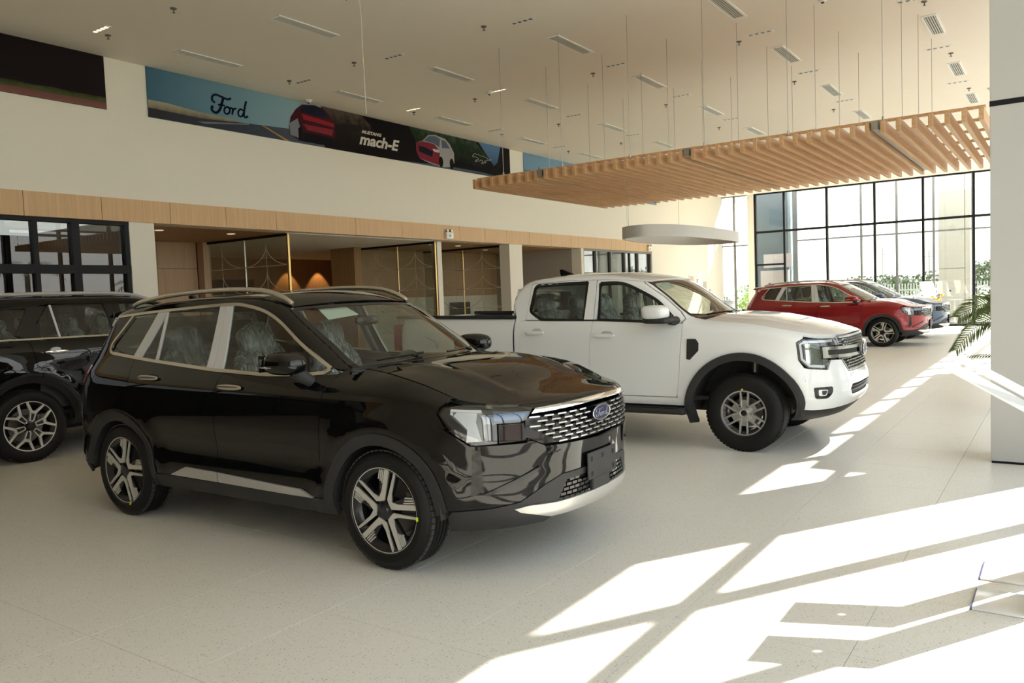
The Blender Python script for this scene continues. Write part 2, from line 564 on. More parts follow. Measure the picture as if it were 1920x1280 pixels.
# grey framed glazing towards the far end of the back wall
w2 = group_struct('window_2', 'grey framed glazing below the end of the wood band')
bx('office_wall', -14.0, -13.9, 20.34, 25.06, 0, 2.94, M_WALL, w2)
bx('office_side', -13.9, BX - .3, 25.0, 25.06, 0, 2.94, M_WALL, w2)
bx('office_ceiling', -13.9, BX - .3, 20.34, 25.06, 2.93, 2.98, M_WALL, w2)
ys = [20.37, 21.15, 22.10, 23.05, 24.0, 24.98]
for a, b_ in zip(ys[:-1], ys[1:]):
    for z0, z1 in ((0.08, 2.14), (2.24, 2.87)):
        bx('pane', BX - .07, BX - .06, a + .03, b_ - .03, z0, z1, glass('back_office_glass', (0.62, 0.64, 0.6), 0.14), w2)
for y in ys:
    bx('mullion', BX - .12, BX, y - .03, y + .03, 0, 2.93, M_GREYMETAL, w2)
for z0, z1 in ((0, .08), (2.14, 2.24), (2.87, 2.93)):
    bx('transom', BX - .12, BX - .002, 20.34, 25.02, z0, z1, M_GREYMETAL, w2)

# far glazing
w3 = group_struct('window_3', 'tall black framed glazing across the far end')
xs = [-10.12, -9.0, -7.42, -5.75, -4.16, -2.6, -1.05, 0.52]
for i, (a, b_) in enumerate(zip(xs[:-1], xs[1:])):
    zs = [(0.07, 2.46), (2.53, 3.74), (3.82, CZ - .05)] if i == 0 else [(0.07, 3.74), (3.82, CZ - .05)]
    for z0, z1 in zs:
        bx('pane', a + .035, b_ - .035, FY + .04, FY + .05, z0, z1, M_GLASS, w3)
for x in xs:
    bx('mullion', x - .038, x + .038, FY - .02, FY + .10, 0, CZ, M_BLACKMETAL, w3)
for z0, z1 in ((0, .07), (3.74, 3.82), (CZ - .05, CZ)):
    bx('transom', -10.15, FX, FY - .01, FY + .09, z0, z1, M_BLACKMETAL, w3)
bx('transom', -10.12, -9.0, FY - .01, FY + .09, 2.46, 2.53, M_BLACKMETAL, w3)
bx('white_pier', -10.42, -10.17, FY - .05, FY + .2, 0, CZ, M_WALL, w3)

w4 = group_struct('window_4', 'narrow grey framed window beside the far corner')
for a, b_ in ((-11.48, -11.0), (-10.97, -10.43)):
    for z0, z1 in ((0.06, 3.29), (3.34, CZ - .04)):
        bx('pane', a, b_, FY + .04, FY + .05, z0, z1, M_GLASS, w4)
for x in (-11.0,):
    bx('mullion', x - .02, x + .05, FY, FY + .09, 0, CZ, M_GREYMETAL, w4)
for z0, z1 in ((0, .06), (3.29, 3.34), (CZ - .04, CZ)):
    bx('transom', -11.5, -10.42, FY, FY + .08, z0, z1, M_GREYMETAL, w4)

# sunny front glazing, beside the photographer
w5 = group_struct('window_5', 'long sunlit front glazing with dark mullions, right of the photographer')
ys = [7.18 + 1.47 * k for k in range(-7, 17)]
ys = [y for y in ys if -1.8 < y < FY] + [FY - .03]
for a, b_ in zip(ys[:-1], ys[1:]):
    for z0, z1 in ((0.06, 3.80), (3.87, CZ - .04)):
        bx('pane', FX, FX + .01, a + .03, b_ - .03, z0, z1, M_GLASS, w5)
for y in ys:
    bx('mullion', FX - .08, FX + .05, y - .035, y + .035, 0, CZ, M_BLACKMETAL, w5)
for z0, z1 in ((0, .06), (3.80, 3.87), (CZ - .04, CZ)):
    bx('transom', FX - .07, FX + .04, ys[0], FY, z0, z1, M_BLACKMETAL, w5)
struct(bx('wall_front', FX - .1, FX + .2, Y0, ys[0], 0, CZ, M_WALL), 'solid wall beside the front glazing')

# entrance canopy outside, over the front glazing
ec = thing('entrance_canopy', 'flat white entrance canopy outside the front glazing', 'canopy', (FX + .06, 11.2, 4.36))
bx('slab', 0, 3.4, 0, 8.2, 0, .16, M_WHITE, ec)
bx('fascia', 3.4, 3.44, -.02, 8.22, -.06, .20, M_BLACKMETAL, ec)
for y in (.4, 7.6):
    bx('post', 3.2, 3.32, y, y + .12, -4.505, 0, M_BLACKMETAL, ec)

# column at the right
col = struct(MB().box(-.53, .25, 7.97, 8.52, .02, CZ).build('trim_1', M_COLUMN, bevel=.004), 'grey clad square column at the right edge')
bx('shadow_gap', -.533, .253, 7.967, 8.523, 3.04, 3.085, M_BLACKMETAL, col)
bx('plinth', -.525, .245, 7.975, 8.515, 0, .022, M_BLACKMETAL, col)

# ---------------------------------------------------------------- ceiling fittings
DX = [-10.5, -8.36, -6.06, -3.68, -1.58]
DY = [6.97, 10.03, 12.78, 15.79, 18.6, 21.4]
_src = None
M_DIFF = pbr('diffuser_blades', (0.10, 0.095, 0.085), 0.6, noise=0.05)
for j, y in enumerate(DY):
    for i, x in enumerate(DX):
        if j == 0 and i > 1: continue
        t = thing('air_diffuser', 'slim white ceiling air diffuser, %s row from back wall, %s from left' % (ORD[i], ORD[j]), 'air vent', (x, y, CZ), 0, 'ceiling air diffusers')
        if _src is None:
            fr = MB().box(-.10, .10, 0, .03, -.012, 0).box(-.10, .10, 1.02, 1.05, -.012, 0).box(-.10, -.075, .03, 1.02, -.012, 0).box(.075, .10, .03, 1.02, -.012, 0)
            f0 = fr.build('frame', M_WHITE, t)
            s0 = MB().box(-.006, .006, .03, 1.02, -.010, -.001).build('blade', pbr('diffuser_blade', (.62, .60, .54), .5, noise=.02), t)
            b0 = MB().box(-.075, .075, .03, 1.02, -.002, -.0005).build('backing', M_DIFF, t)
            _src = (f0, s0, b0)
            s0.location = (-.06, 0, 0)
        else:
            share('frame', _src[0], t)
            share('backing', _src[2], t)
            share('blade', _src[1], t, (-.06, 0, 0))
        for k in range(1, 5):
            share('blade', _src[1], t, (-.06 + .03 * k, 0, 0))

SX = [-10.4, -8.38, -6.02, -3.67, -1.67]
SY = [5.82, 9.22, 11.94, 14.64, 17.4, 20.2]
_src = None
LIT = {(0, 0), (0, 2), (1, 2)}
for j, y in enumerate(SY):
    for i, x in enumerate(SX):
        if j == 0 and i > 0: continue
        lit = (i, j) in LIT
        t = thing('spot_strip', '%s four-lens recessed ceiling spot strip, %s row from back wall, %s from left' % ('glowing' if lit else 'unlit', ORD[i], ORD[j]), 'ceiling light', (x, y, CZ), 0, 'recessed ceiling spot strips')
        ml = pbr('spot_lit', (0.9, 0.8, 0.6), 0.4, emit=(1, 0.72, 0.42), es=2.2) if lit else pbr('spot_dark', (0.02, 0.02, 0.02), 0.3, noise=.05)
        bx('housing', -.19, .19, -.035, .035, -.006, 0, M_WHITE, t)
        for k in range(4):
            bx('lens', -.165 + .087 * k, -.165 + .087 * k + .05, -.022, .022, -.009, -.004, ml, t)

PXs = [-10.56, -9.05, -6.55, -4.05, -1.55]
_src = None
for j, y in enumerate([6.0, 9.05, 12.13, 15.13, 18.1]):
    for i, x in enumerate(PXs):
        if j == 0 and i > 1: continue
        t = thing('sprinkler', 'small ceiling sprinkler, %s row from back wall, %s from left' % (ORD[i], ORD[j]), 'sprinkler', (x, y, CZ), 0, 'ceiling sprinklers')
        t.scale = (.65, .65, .65)
        if _src is None:
            a = MB().lathe([(0, -.02), (.05, -.02), (.06, -.004), (.06, 0)], 16, 'Z').build('rosette', pbr('bronze', (.12, .10, .08), .4, .6, noise=.05), t, smooth=True)
            b_ = MB().lathe([(0, -.085), (.03, -.085), (.03, -.078), (.009, -.07), (.012, -.02), (0, -.02)], 12, 'Z').build('nozzle', MATS['bronze'], t, smooth=True)
            _src = (a, b_)
        else:
            share('rosette', _src[0], t); share('nozzle', _src[1], t)

for k, (x, y) in enumerate(((-11.30, 10.1), (-8.55, 11.9), (-2.6, 11.1), (-1.2, 18.4))):
    t = thing('smoke_detector', ['white dome detector above the blue banner', 'white dome detector beside the glowing spot strip in mid ceiling', 'white dome detector above the slatted canopy', 'white dome detector beyond the slatted canopy'][k], 'detector', (x, y, CZ))
    MB().lathe([(0, -.05), (.04, -.045), (.055, -.02), (.07, -.012), (.07, 0)], 20, 'Z').build('dome', M_WHITE, t, smooth=True)
    MB().lathe([(0, -.062), (.02, -.06), (.022, -.045)], 14, 'Z').build('lens', M_DARK, t, smooth=True)

# ---------------------------------------------------------------- slatted canopy
CT, CB, CY0, CY1 = 3.405, 3.265, 9.85, 14.15
can = thing('slat_canopy', 'suspended oak slat canopy hanging below the ceiling', 'canopy', (0, 0, 0))
slat0 = MB().box(-.024, .024, CY0, CY1, CB, CT).build('slat', M_OAK, can, bevel=.003, seg=1)
PITCH = 0.1595
NS = 43
for k in range(NS):
    x = -7.43 + PITCH * k
    if k == 0: slat0.location = (x, 0, 0)
    else: share('slat', slat0, can, (x, 0, 0))
for y in (9.98, 10.75, 11.5, 12.3, 13.1, 13.95):
    bx('cross_batten', -7.45, -7.43 + PITCH * (NS - 1) + .03, y - .02, y + .02, CT, CT + .03, M_OAK, can)
for k in (8, 22, 36):
    x = -7.43 + PITCH * (k - .5)
    bx('light_channel', x - .035, x + .035, CY0 - .01, CY1 - .1, CB + .05, CT + .005, M_STEEL, can)
for y in (9.96, 11.27, 12.66, 14.03):
    for x in (-6.95, -5.92, -4.85, -3.80, -2.75, -1.70, -0.65):
        MB().tube([(x, y, CT), (x, y, CZ)], .004, 5).build('cable', M_STEEL, can)
        MB().tube([(x, y, CT + .01), (x, y, CT + .06)], .012, 6).build('clip', M_STEEL, can)

# ring lamp hanging under the canopy
ring_pts = [(-5.40, 10.75), (-5.14, 10.50), (-4.90, 10.50), (-4.68, 10.80), (-4.55, 11.30), (-4.50, 12.3), (-4.56, 13.40), (-4.75, 13.68), (-5.10, 13.66), (-5.43, 13.3), (-5.57, 12.44), (-5.56, 11.5)]
rc = crom([(x, y, 0) for x, y in ring_pts], 10, True)
rl = thing('ring_pendant', 'large white rounded ring pendant lamp hanging under the oak canopy', 'pendant lamp', (-5, 12, 2.38))
n = len(rc)
v, f = [], []
cen = Vector((-5.03, 12.1, 0))
for p in rc:
    d = (p - cen).normalized()
    for (off, z) in ((0, 0), (0, .17), (-.07, .17), (-.07, 0)):
        q = p + d * off - Vector((-5, 12, 0))
        v.append((q.x, q.y, z))
for i in range(n):
    j = (i + 1) % n
    for k in range(4):
        if k == 3: continue
        f.append((i * 4 + k, j * 4 + k, j * 4 + (k + 1) % 4, i * 4 + (k + 1) % 4))
from_py('ring_body', v, f, pbr('ring_grey', (.56, .545, .51), .4, noise=.01), rl)
f = [(i * 4 + 3, i * 4, ((i + 1) % n) * 4, ((i + 1) % n) * 4 + 3) for i in range(n)]
from_py('diffuser', v, f, pbr('lamp_diffuser', (.85, .84, .82), .6, noise=.01), rl)
for (x, y) in ((-5.32, 10.8), (-4.56, 12.8), (-5.45, 13.0)):
    MB().tube([(x + 5, y - 12, .17), (x + 5, y - 12, CB - 2.38)], .003, 5).build('cable', M_STEEL, rl)

# exit signs on the band
M_GREEN = pbr('exit_green', (0.05, 0.35, 0.16), .4, noise=.03)
for y, lb in ((14.16, 'white emergency exit sign on the wood band above the lounge screens'), (24.75, 'white emergency light at the far end of the wood band')):
    t = thing('exit_sign', lb, 'exit sign', (BX + .03, y, 2.96))
    bx('case', 0, .06, -.12, .12, 0, .15, M_WHITE, t, bevel=.006)
    bx('pictogram', .06, .063, -.03, .03, .045, .10, M_GREEN, t)
    for s in (-1, 1):
        MB().lathe([(0, .03), (.03, .03), (.035, -.02), (0, -.02)], 12, 'X', o=(.03, s * .07, .18)).build('lamp_head', M_STEEL, t, smooth=True)

# small framed pictures on the far white wall
for k, (a, b_, z0, z1, c) in enumerate(((28.2, 28.65, 1.86, 2.16, (.55, .42, .38)), (28.9, 29.3, 1.62, 2.05, (.34, .32, .33)), (29.5, 29.95, 1.50, 1.95, (.45, .43, .42)), (30.1, 30.4, 1.30, 1.66, (.42, .40, .38)))):
    t = thing('wall_picture', ['pinkish square picture, highest of the four on the far white wall', 'dark grey picture, second of the four on the far white wall', 'grey picture, third of the four on the far white wall', 'smallest grey picture, lowest of the four on the far white wall'][k], 'picture', (BX, a, z0))
    bx('frame', 0, .03, 0, b_ - a, 0, z1 - z0, M_WHITE, t)
    bx('print', .03, .033, .03, b_ - a - .03, .03, z1 - z0 - .03, pbr('print_%d' % k, c, .6, noise=.15, nscale=6), t)
# ---------------------------------------------------------------- wall banners (flat prints on thin boards)
def gradient_mat(name, stops, axis='Y', lo=0.0, hi=1.0, noise=0.0):
    m, n, l = new_mat(name)
    b = n['Principled BSDF']; b.inputs['Roughness'].default_value = .8; b.inputs['Specular IOR Level'].default_value = .08
    tc = n.new('ShaderNodeTexCoord'); sp = n.new('ShaderNodeSeparateXYZ')
    l.new(tc.outputs['Object'], sp.inputs[0])
    mr = n.new('ShaderNodeMapRange'); mr.inputs[1].default_value = lo; mr.inputs[2].default_value = hi
    l.new(sp.outputs[axis], mr.inputs[0])
    rp = n.new('ShaderNodeValToRGB')
    while len(rp.color_ramp.elements) < len(stops): rp.color_ramp.elements.new(0.5)
    for e, (p, c) in zip(rp.color_ramp.elements, stops):
        e.position = p; e.color = (*c, 1)
    src = mr.outputs[0]
    if noise:
        nz = n.new('ShaderNodeTexNoise'); nz.inputs['Scale'].default_value = 7; nz.inputs['Detail'].default_value = 5
        l.new(tc.outputs['Object'], nz.inputs['Vector'])
        ma = n.new('ShaderNodeMath'); ma.operation = 'MULTIPLY_ADD'; ma.inputs[1].default_value = noise; ma.inputs[2].default_value = -noise / 2
        l.new(nz.outputs['Fac'], ma.inputs[0])
        ad = n.new('ShaderNodeMath'); ad.operation = 'ADD'
        l.new(src, ad.inputs[0]); l.new(ma.outputs[0], ad.inputs[1]); src = ad.outputs[0]
    l.new(src, rp.inputs[0]); l.new(rp.outputs[0], b.inputs['Base Color'])
    return m

def banner(name, y0, y1, label, mat):
    t = thing(name, label, 'banner', (BX, 0, 0))
    bx('board', 0, .02, y0, y1, 4.54, 5.297, mat, t)
    return t

def decal(t, name, pts, mat, lay):
    """flat print shape on a banner; pts are (Y, Z)"""
    d0 = .0205 + .0012 * lay
    MB().prism(pts, d0, d0 + .001, lambda a, b_, w: (w, a, b_)).build(name, mat, t)

P = lambda nm, c: pbr('print_' + nm, c, .8, spec=.08, noise=.08, nscale=12)
b1 = banner('wall_banner', 1.6, 6.43, 'dark banner with grass and a red strip, leftmost on the upper wall', gradient_mat('banner_night', [(0, (.010, .007, .007)), (1, (.016, .011, .012))], 'Y', 1, 7))
decal(b1, 'grass_print', [(1.6, 4.62), (6.43, 4.62), (6.43, 4.71)] + [(6.43 - .25 * k, 4.70 + .03 * random.random()) for k in range(1, 19)] + [(1.6, 4.70)], gradient_mat('print_grass', [(0, (.10, .085, .045)), (.5, (.06, .07, .03)), (1, (.02, .02, .012))], 'Z', 4.6, 4.74, .8), 0)
decal(b1, 'red_road_print', [(1.6, 4.54), (6.43, 4.54), (6.43, 4.632), (1.6, 4.64)], gradient_mat('print_redroad', [(0, (.22, .10, .085)), (1, (.16, .07, .06))], 'Z', 4.54, 4.64, .5), 1)

b2 = banner('wall_banner', 7.08, 16.75, 'long blue to black banner with printed cars and script lettering', gradient_mat('banner_sky', [(0, (.06, .14, .22)), (.22, (.20, .33, .40)), (.36, (.30, .43, .48)), (.39, (.008, .006, .007)), (1, (.012, .010, .011))], 'Y', 7.08, 16.75))
decal(b2, 'hill_print', [(7.08, 4.64), (7.08, 4.80), (7.4, 4.80), (7.9, 4.76), (8.6, 4.74), (8.9, 4.70), (8.4, 4.66)], gradient_mat('print_hill', [(0, (.10, .08, .06)), (.6, (.30, .26, .19)), (1, (.36, .33, .26))], 'Z', 4.64, 4.80, .5), 0)
decal(b2, 'road_print', [(7.08, 4.54), (10.95, 4.54), (10.9, 4.78), (9.7, 4.76), (8.9, 4.72), (8.0, 4.66), (7.08, 4.68)], gradient_mat('print_road', [(0, (.035, .035, .045)), (.5, (.05, .055, .075)), (1, (.10, .12, .15))], 'Y', 7.08, 10.9, .3), 1)
decal(b2, 'road_line_print', [(9.15, 4.74), (9.19, 4.74), (9.78, 4.54), (9.68, 4.54)], P('amber', (.45, .24, .08)), 2)
decal(b2, 'lane_print', [(7.9, 4.60), (8.9, 4.715), (8.92, 4.70), (8.05, 4.585)], P('lane', (.17, .18, .21)), 2)
decal(b2, 'dark_rock_print', [(10.55, 5.297), (11.6, 5.297), (11.9, 5.1), (11.4, 4.54), (10.6, 4.54)], gradient_mat('print_rock', [(0, (.012, .009, .009)), (.6, (.02, .015, .014)), (1, (.09, .07, .055))], 'Z', 4.6, 5.3, 1.2), 2)
# printed car seen from behind
carA = [(9.80, 4.66), (9.77, 4.80), (9.82, 4.98), (9.95, 5.14), (10.10, 5.25), (10.40, 5.285), (10.62, 5.255), (10.78, 5.14), (10.88, 5.0), (10.88, 4.78), (10.82, 4.60), (10.5, 4.575), (10.0, 4.585)]
decal(b2, 'printed_car_body', carA, P('carred', (.06, .012, .02)), 3)
decal(b2, 'printed_car_glass', [(10.02, 5.12), (10.14, 5.23), (10.4, 5.265), (10.60, 5.235), (10.74, 5.10), (10.4, 5.09)], P('cardark', (.012, .014, .03)), 4)
decal(b2, 'printed_car_lamp', [(10.08, 5.08), (10.86, 5.02), (10.86, 4.95), (10.12, 4.98)], P('lampred', (.30, .02, .03)), 4)
decal(b2, 'printed_car_bumper', [(10.10, 4.90), (10.84, 4.90), (10.80, 4.78), (10.62, 4.79), (10.2, 4.80)], P('bumpred', (.24, .03, .04)), 4)
decal(b2, 'printed_car_side', [(9.80, 4.66), (9.78, 4.86), (9.98, 4.98), (10.05, 4.75), (10.02, 4.62)], P('carsilver', (.20, .21, .25)), 4)
decal(b2, 'printed_car_tyre', [(9.98, 4.58), (9.98, 4.80), (10.06, 4.86), (10.10, 4.72), (10.08, 4.58)], P('tyre', (.01, .01, .012)), 5)
decal(b2, 'printed_car_skirt', [(10.08, 4.58), (10.12, 4.75), (10.84, 4.74), (10.82, 4.58)], P('tyre', (.01, .01, .012)), 4)
# printed car seen from the front
decal(b2, 'lower_road_print', [(12.6, 4.54), (16.4, 4.54), (15.6, 4.60), (14.2, 4.60)], P('road2', (.07, .09, .13)), 1)
decal(b2, 'foliage_print', [(13.0, 5.297), (15.3, 5.297), (15.9, 4.95), (15.6, 4.7), (14.5, 4.75), (13.2, 5.0)], gradient_mat('print_leaf', [(0, (.012, .012, .012)), (.7, (.02, .035, .02)), (1, (.05, .07, .045))], 'Z', 4.7, 5.35, 1.2), 2)
decal(b2, 'sky_print', [(15.45, 5.297), (16.35, 5.297), (16.2, 4.9), (16.05, 4.80)], gradient_mat('print_bluesky', [(0, (.05, .09, .17)), (1, (.10, .20, .36))], 'Z', 4.8, 5.3), 3)
carB = [(13.20, 4.98), (13.20, 4.80), (13.30, 4.66), (13.6, 4.60), (13.95, 4.56), (14.15, 4.56), (14.4, 4.60), (14.50, 4.70), (14.50, 4.92), (14.36, 5.10), (14.2, 5.20), (13.85, 5.235), (13.62, 5.20), (13.42, 5.05)]
decal(b2, 'printed_car_body', carB, P('carwhite', (.34, .32, .33)), 4)
decal(b2, 'printed_car_hood', [(13.20, 4.98), (13.20, 4.80), (13.30, 4.66), (13.95, 4.58), (14.0, 4.90), (13.8, 5.03), (13.42, 5.04)], P('hoodred', (.20, .025, .04)), 5)
decal(b2, 'printed_car_glass', [(13.46, 5.06), (13.64, 5.18), (13.86, 5.21), (14.02, 5.17), (13.98, 4.98), (13.8, 5.04)], P('glassblue', (.10, .12, .17)), 6)
decal(b2, 'printed_car_glass', [(14.06, 5.16), (14.2, 5.15), (14.36, 5.0), (14.08, 4.98)], P('glassblue', (.10, .12, .17)), 6)
decal(b2, 'printed_car_grille', [(13.28, 4.93), (13.30, 4.80), (13.72, 4.74), (13.76, 4.86), (13.5, 4.92)], P('cardark', (.012, .014, .03)), 6)
decal(b2, 'printed_car_lamp', [(13.74, 4.92), (13.98, 4.92), (13.98, 4.86), (13.80, 4.86)], P('lampw', (.5, .5, .52)), 7)
for yc in (14.02, 14.40):
    decal(b2, 'printed_car_tyre', [(yc + .075 * math.cos(a), 4.665 + .12 * math.sin(a)) for a in np.linspace(0, 2 * PI, 18)[:-1]], P('tyre', (.01, .01, .012)), 7)
# lettering
mb = MB()
for pts, w in SCRIPT:
    ribbon(mb, crom([(*p, 0) for p in pts], 8), w * 1.05, lambda a, b_, d: (.024 + d * .3, 8.185 + a * .375, 4.765 + b_ * .33 - (a - .95) * .0), depth=.004)
mb.build('script_lettering', P('navy', (.006, .009, .03)), b2)
for body, yc, zc, sz, sh, bold, nm in (('MUSTANG', 11.86, 4.975, .085, .25, .004, 'small_lettering'), ('mach-E', 12.05, 4.82, .30, .30, .010, 'large_lettering')):
    vv, ff = text_mesh(body, sz, sh, bold)
    w = max(p[0] for p in vv) - min(p[0] for p in vv)
    k = ({'small_lettering': .56, 'large_lettering': 1.17}[nm]) / w
    # the back wall is read from +X, so letters run along +Y
    from_py(nm, [(.0305, yc + p[0] * k, zc + p[1]) for p in vv], ff, P('letterwhite', (.62, .58, .52)), b2)
pony = [(0, .62), (.07, .80), (.13, .92), (.20, .86), (.30, .90), (.42, .78), (.60, .80), (.76, .70), (.84, .62), (1.0, .66), (.94, .52), (.82, .52), (.72, .42), (.62, .36), (.70, .22), (.60, .20), (.52, .06), (.46, .10), (.54, .30), (.44, .40), (.34, .24), (.24, .26), (.20, .12), (.14, .14), (.20, .34), (.30, .38), (.26, .54), (.14, .60), (.04, .54)]
mb = MB()
ribbon(mb, crom([(*p, 0) for p in pony], 4, True), .022, lambda a, b_, d: (.026 + d * .3, 15.2 + a * .74, 4.79 + b_ * .24), True, .004)
mb.build('horse_outline', P('ponywhite', (.55, .52, .44)), b2)

b3 = banner('wall_banner', 17.38, 25.5, 'pale blue banner partly hidden behind the oak canopy', gradient_mat('banner_blue', [(0, (.16, .28, .42)), (.5, (.30, .42, .52)), (1, (.2, .3, .4))], 'Y', 17.3, 25.5))
decal(b3, 'skyline_print', [(17.38, 4.62), (17.38, 4.86), (18.0, 4.90), (18.1, 5.02), (18.2, 4.90), (18.7, 4.92), (18.75, 5.05), (18.85, 4.9), (20, 4.9), (25.5, 4.85), (25.5, 4.6)], P('skyline', (.10, .16, .23)), 0)

# foil balloon under the ceiling with its ribbon
bal = thing('foil_balloon', 'dark foil balloon floating at the top edge with a shiny ribbon hanging down', 'balloon', (-5.90, 6.0, 4.93))
sp = MB()
prof = []
pts = []
for k in range(10):
    a = PI / 2 + k * PI / 5
    r = .30 if k % 2 == 0 else .16
    pts.append((r * math.cos(a), r * math.sin(a)))
star = crom([(*p, 0) for p in pts], 5, True)
n = len(star)
v = [(0, -.085, 0), (0, .085, 0)]
for q, d in ((1.0, 0), (.72, .055), (.35, .08)):
    for p in star: v.append((p.x * q, -d, p.y * q))
for q, d in ((.72, .055), (.35, .08)):
    for p in star: v.append((p.x * q, d, p.y * q))
f = []
for i in range(n):
    j = (i + 1) % n
    R0, R1, R2, R3, R4 = 2, 2 + n, 2 + 2 * n, 2 + 3 * n, 2 + 4 * n
    f += [(R0 + i, R0 + j, R1 + j, R1 + i), (R1 + i, R1 + j, R2 + j, R2 + i), (R2 + i, R2 + j, 0), (R0 + j, R0 + i, R3 + i, R3 + j), (R3 + j, R3 + i, R4 + i, R4 + j), (R4 + j, R4 + i, 1)]
from_py('foil', v, f, pbr('black_foil', (.012, .012, .014), .22, .4, noise=.2), bal, smooth=True)
MB().tube([(0, 0, -.10), (.01, .02, -.4), (.0, .03, -.9), (.02, .02, -1.42)], .003, 5).build('ribbon', pbr('ribbon_silver', (.8, .79, .75), .2, .6, noise=.05), bal)
# ---------------------------------------------------------------- car library
M_PLASTIC = pbr('dark_plastic', (0.024, 0.024, 0.025), 0.55, spec=.35, noise=0.08, nscale=300, bump=0.05)
M_PLASTIC2 = pbr('black_gloss_trim', (0.006, 0.006, 0.007), 0.12, noise=0.05)
M_RUBBER = pbr('tyre_rubber', (0.009, 0.0087, 0.0085), 0.55, spec=.22, noise=0.15, nscale=60, bump=0.15)
M_TREAD = pbr('tyre_tread', (0.045, 0.041, 0.036), 0.8, noise=0.2, nscale=80)
M_ALLOY = pbr('machined_alloy', (0.66, 0.64, 0.60), 0.38, 0.55, noise=0.04, nscale=20)
M_ALLOYGREY = pbr('grey_alloy', (0.42, 0.41, 0.39), 0.34, 0.7, noise=0.04)
M_RIMBLACK = pbr('black_rim', (0.010, 0.010, 0.011), 0.18, noise=0.05)
M_BRAKE = pbr('brake_iron', (0.20, 0.19, 0.18), 0.4, 0.8, noise=0.1)
M_SILVER = pbr('silver_trim', (0.50, 0.495, 0.48), 0.32, 0.55, noise=0.02)
M_SATIN = pbr('satin_trim', (0.66, 0.62, 0.55), 0.22, 0.9, noise=0.02)
M_FILM = pbr('grey_film', (0.52, 0.53, 0.53), 0.35, noise=0.02)
M_CARGLASS = glass('car_glass', (0.60, 0.64, 0.60), 0.06)
M_CARGLASSD = glass('car_glass_dark', (0.26, 0.27, 0.26), 0.08)
M_LENS = glass('lamp_lens', (0.82, 0.85, 0.88), 0.08)
M_LAMPIN = pbr('lamp_housing', (0.035, 0.038, 0.045), 0.25, 0.5, noise=0.1)
M_DRL = pbr('lamp_white', (0.74, 0.75, 0.76), 0.25, 0.2, noise=0.03)
M_TAIL = pbr('tail_red', (0.26, 0.008, 0.012), 0.1, coat=1.0, noise=0.05)
M_SEAT = pbr('dark_seat', (0.022, 0.021, 0.021), 0.6, noise=0.15)
M_BADGE = pbr('badge_blue', (0.004, 0.008, 0.05), 0.3, coat=0.0, noise=0.05)
M_PAPER = pbr('pale_paper', (0.60, 0.72, 0.66), 0.6, noise=0.03)
M_CHALK = pbr('yellow_mark', (0.62, 0.75, 0.02), 0.6, noise=0.05)

def plastic_cover_mat():
    m, n, l = new_mat('clear_plastic_cover')
    n.remove(n['Principled BSDF'])
    tr = n.new('ShaderNodeBsdfTransparent'); tr.inputs[0].default_value = (.86, .92, .90, 1)
    gl = n.new('ShaderNodeBsdfGlossy'); gl.inputs['Roughness'].default_value = .12
    df = n.new('ShaderNodeBsdfDiffuse'); df.inputs[0].default_value = (.62, .70, .68, 1)
    tc = n.new('ShaderNodeTexCoord'); nz = n.new('ShaderNodeTexNoise'); nz.inputs['Scale'].default_value = 9; nz.inputs['Detail'].default_value = 4; nz.inputs['Distortion'].default_value = 1.5
    mp = n.new('ShaderNodeMapping'); mp.inputs['Scale'].default_value = (1, 2.6, .7)
    l.new(tc.outputs['Object'], mp.inputs[0]); l.new(mp.outputs[0], nz.inputs['Vector'])
    bp = n.new('ShaderNodeBump'); bp.inputs['Strength'].default_value = 1.0; bp.inputs['Distance'].default_value = .06
    l.new(nz.outputs['Fac'], bp.inputs['Height']); l.new(bp.outputs[0], gl.inputs['Normal'])
    rp = n.new('ShaderNodeValToRGB'); rp.color_ramp.elements[0].position = .42; rp.color_ramp.elements[0].color = (.08, .08, .08, 1); rp.color_ramp.elements[1].position = .66; rp.color_ramp.elements[1].color = (.72, .72, .72, 1)
    l.new(nz.outputs['Fac'], rp.inputs[0])
    m1 = n.new('ShaderNodeMixShader'); m1.inputs[0].default_value = .30
    l.new(tr.outputs[0], m1.inputs[1]); l.new(gl.outputs[0], m1.inputs[2])
    m2 = n.new('ShaderNodeMixShader'); l.new(rp.outputs[0], m2.inputs[0])
    l.new(m1.outputs[0], m2.inputs[1]); l.new(df.outputs[0], m2.inputs[2])
    l.new(m2.outputs[0], n['Material Output'].inputs[0])
    return m
M_COVER = plastic_cover_mat()

def sstep(t):
    t = np.clip(t, 0, 1)
    return t * t * (3 - 2 * t)

def smooth_table(pts, n=400):
    """smooth interpolation of (x, y) knots -> function"""
    pts = sorted(pts)
    X = np.array([p[0] for p in pts], float); Y = np.array([p[1] for p in pts], float)
    d = np.diff(Y) / np.diff(X)
    m = np.zeros_like(X)
    m[1:-1] = np.where(d[:-1] * d[1:] > 0, 2 * d[:-1] * d[1:] / (d[:-1] + d[1:] + 1e-12), 0)
    m[0], m[-1] = d[0], d[-1]
    def fn(x):
        x = np.asarray(x, float)
        xc = np.clip(x, X[0], X[-1])
        i = np.clip(np.searchsorted(X, xc, side='right') - 1, 0, len(X) - 2)
        h = X[i + 1] - X[i]; t = (xc - X[i]) / h
        return ((2 * t ** 3 - 3 * t ** 2 + 1) * Y[i] + (t ** 3 - 2 * t ** 2 + t) * h * m[i] + (-2 * t ** 3 + 3 * t ** 2) * Y[i + 1] + (t ** 3 - t ** 2) * h * m[i + 1])
    return fn

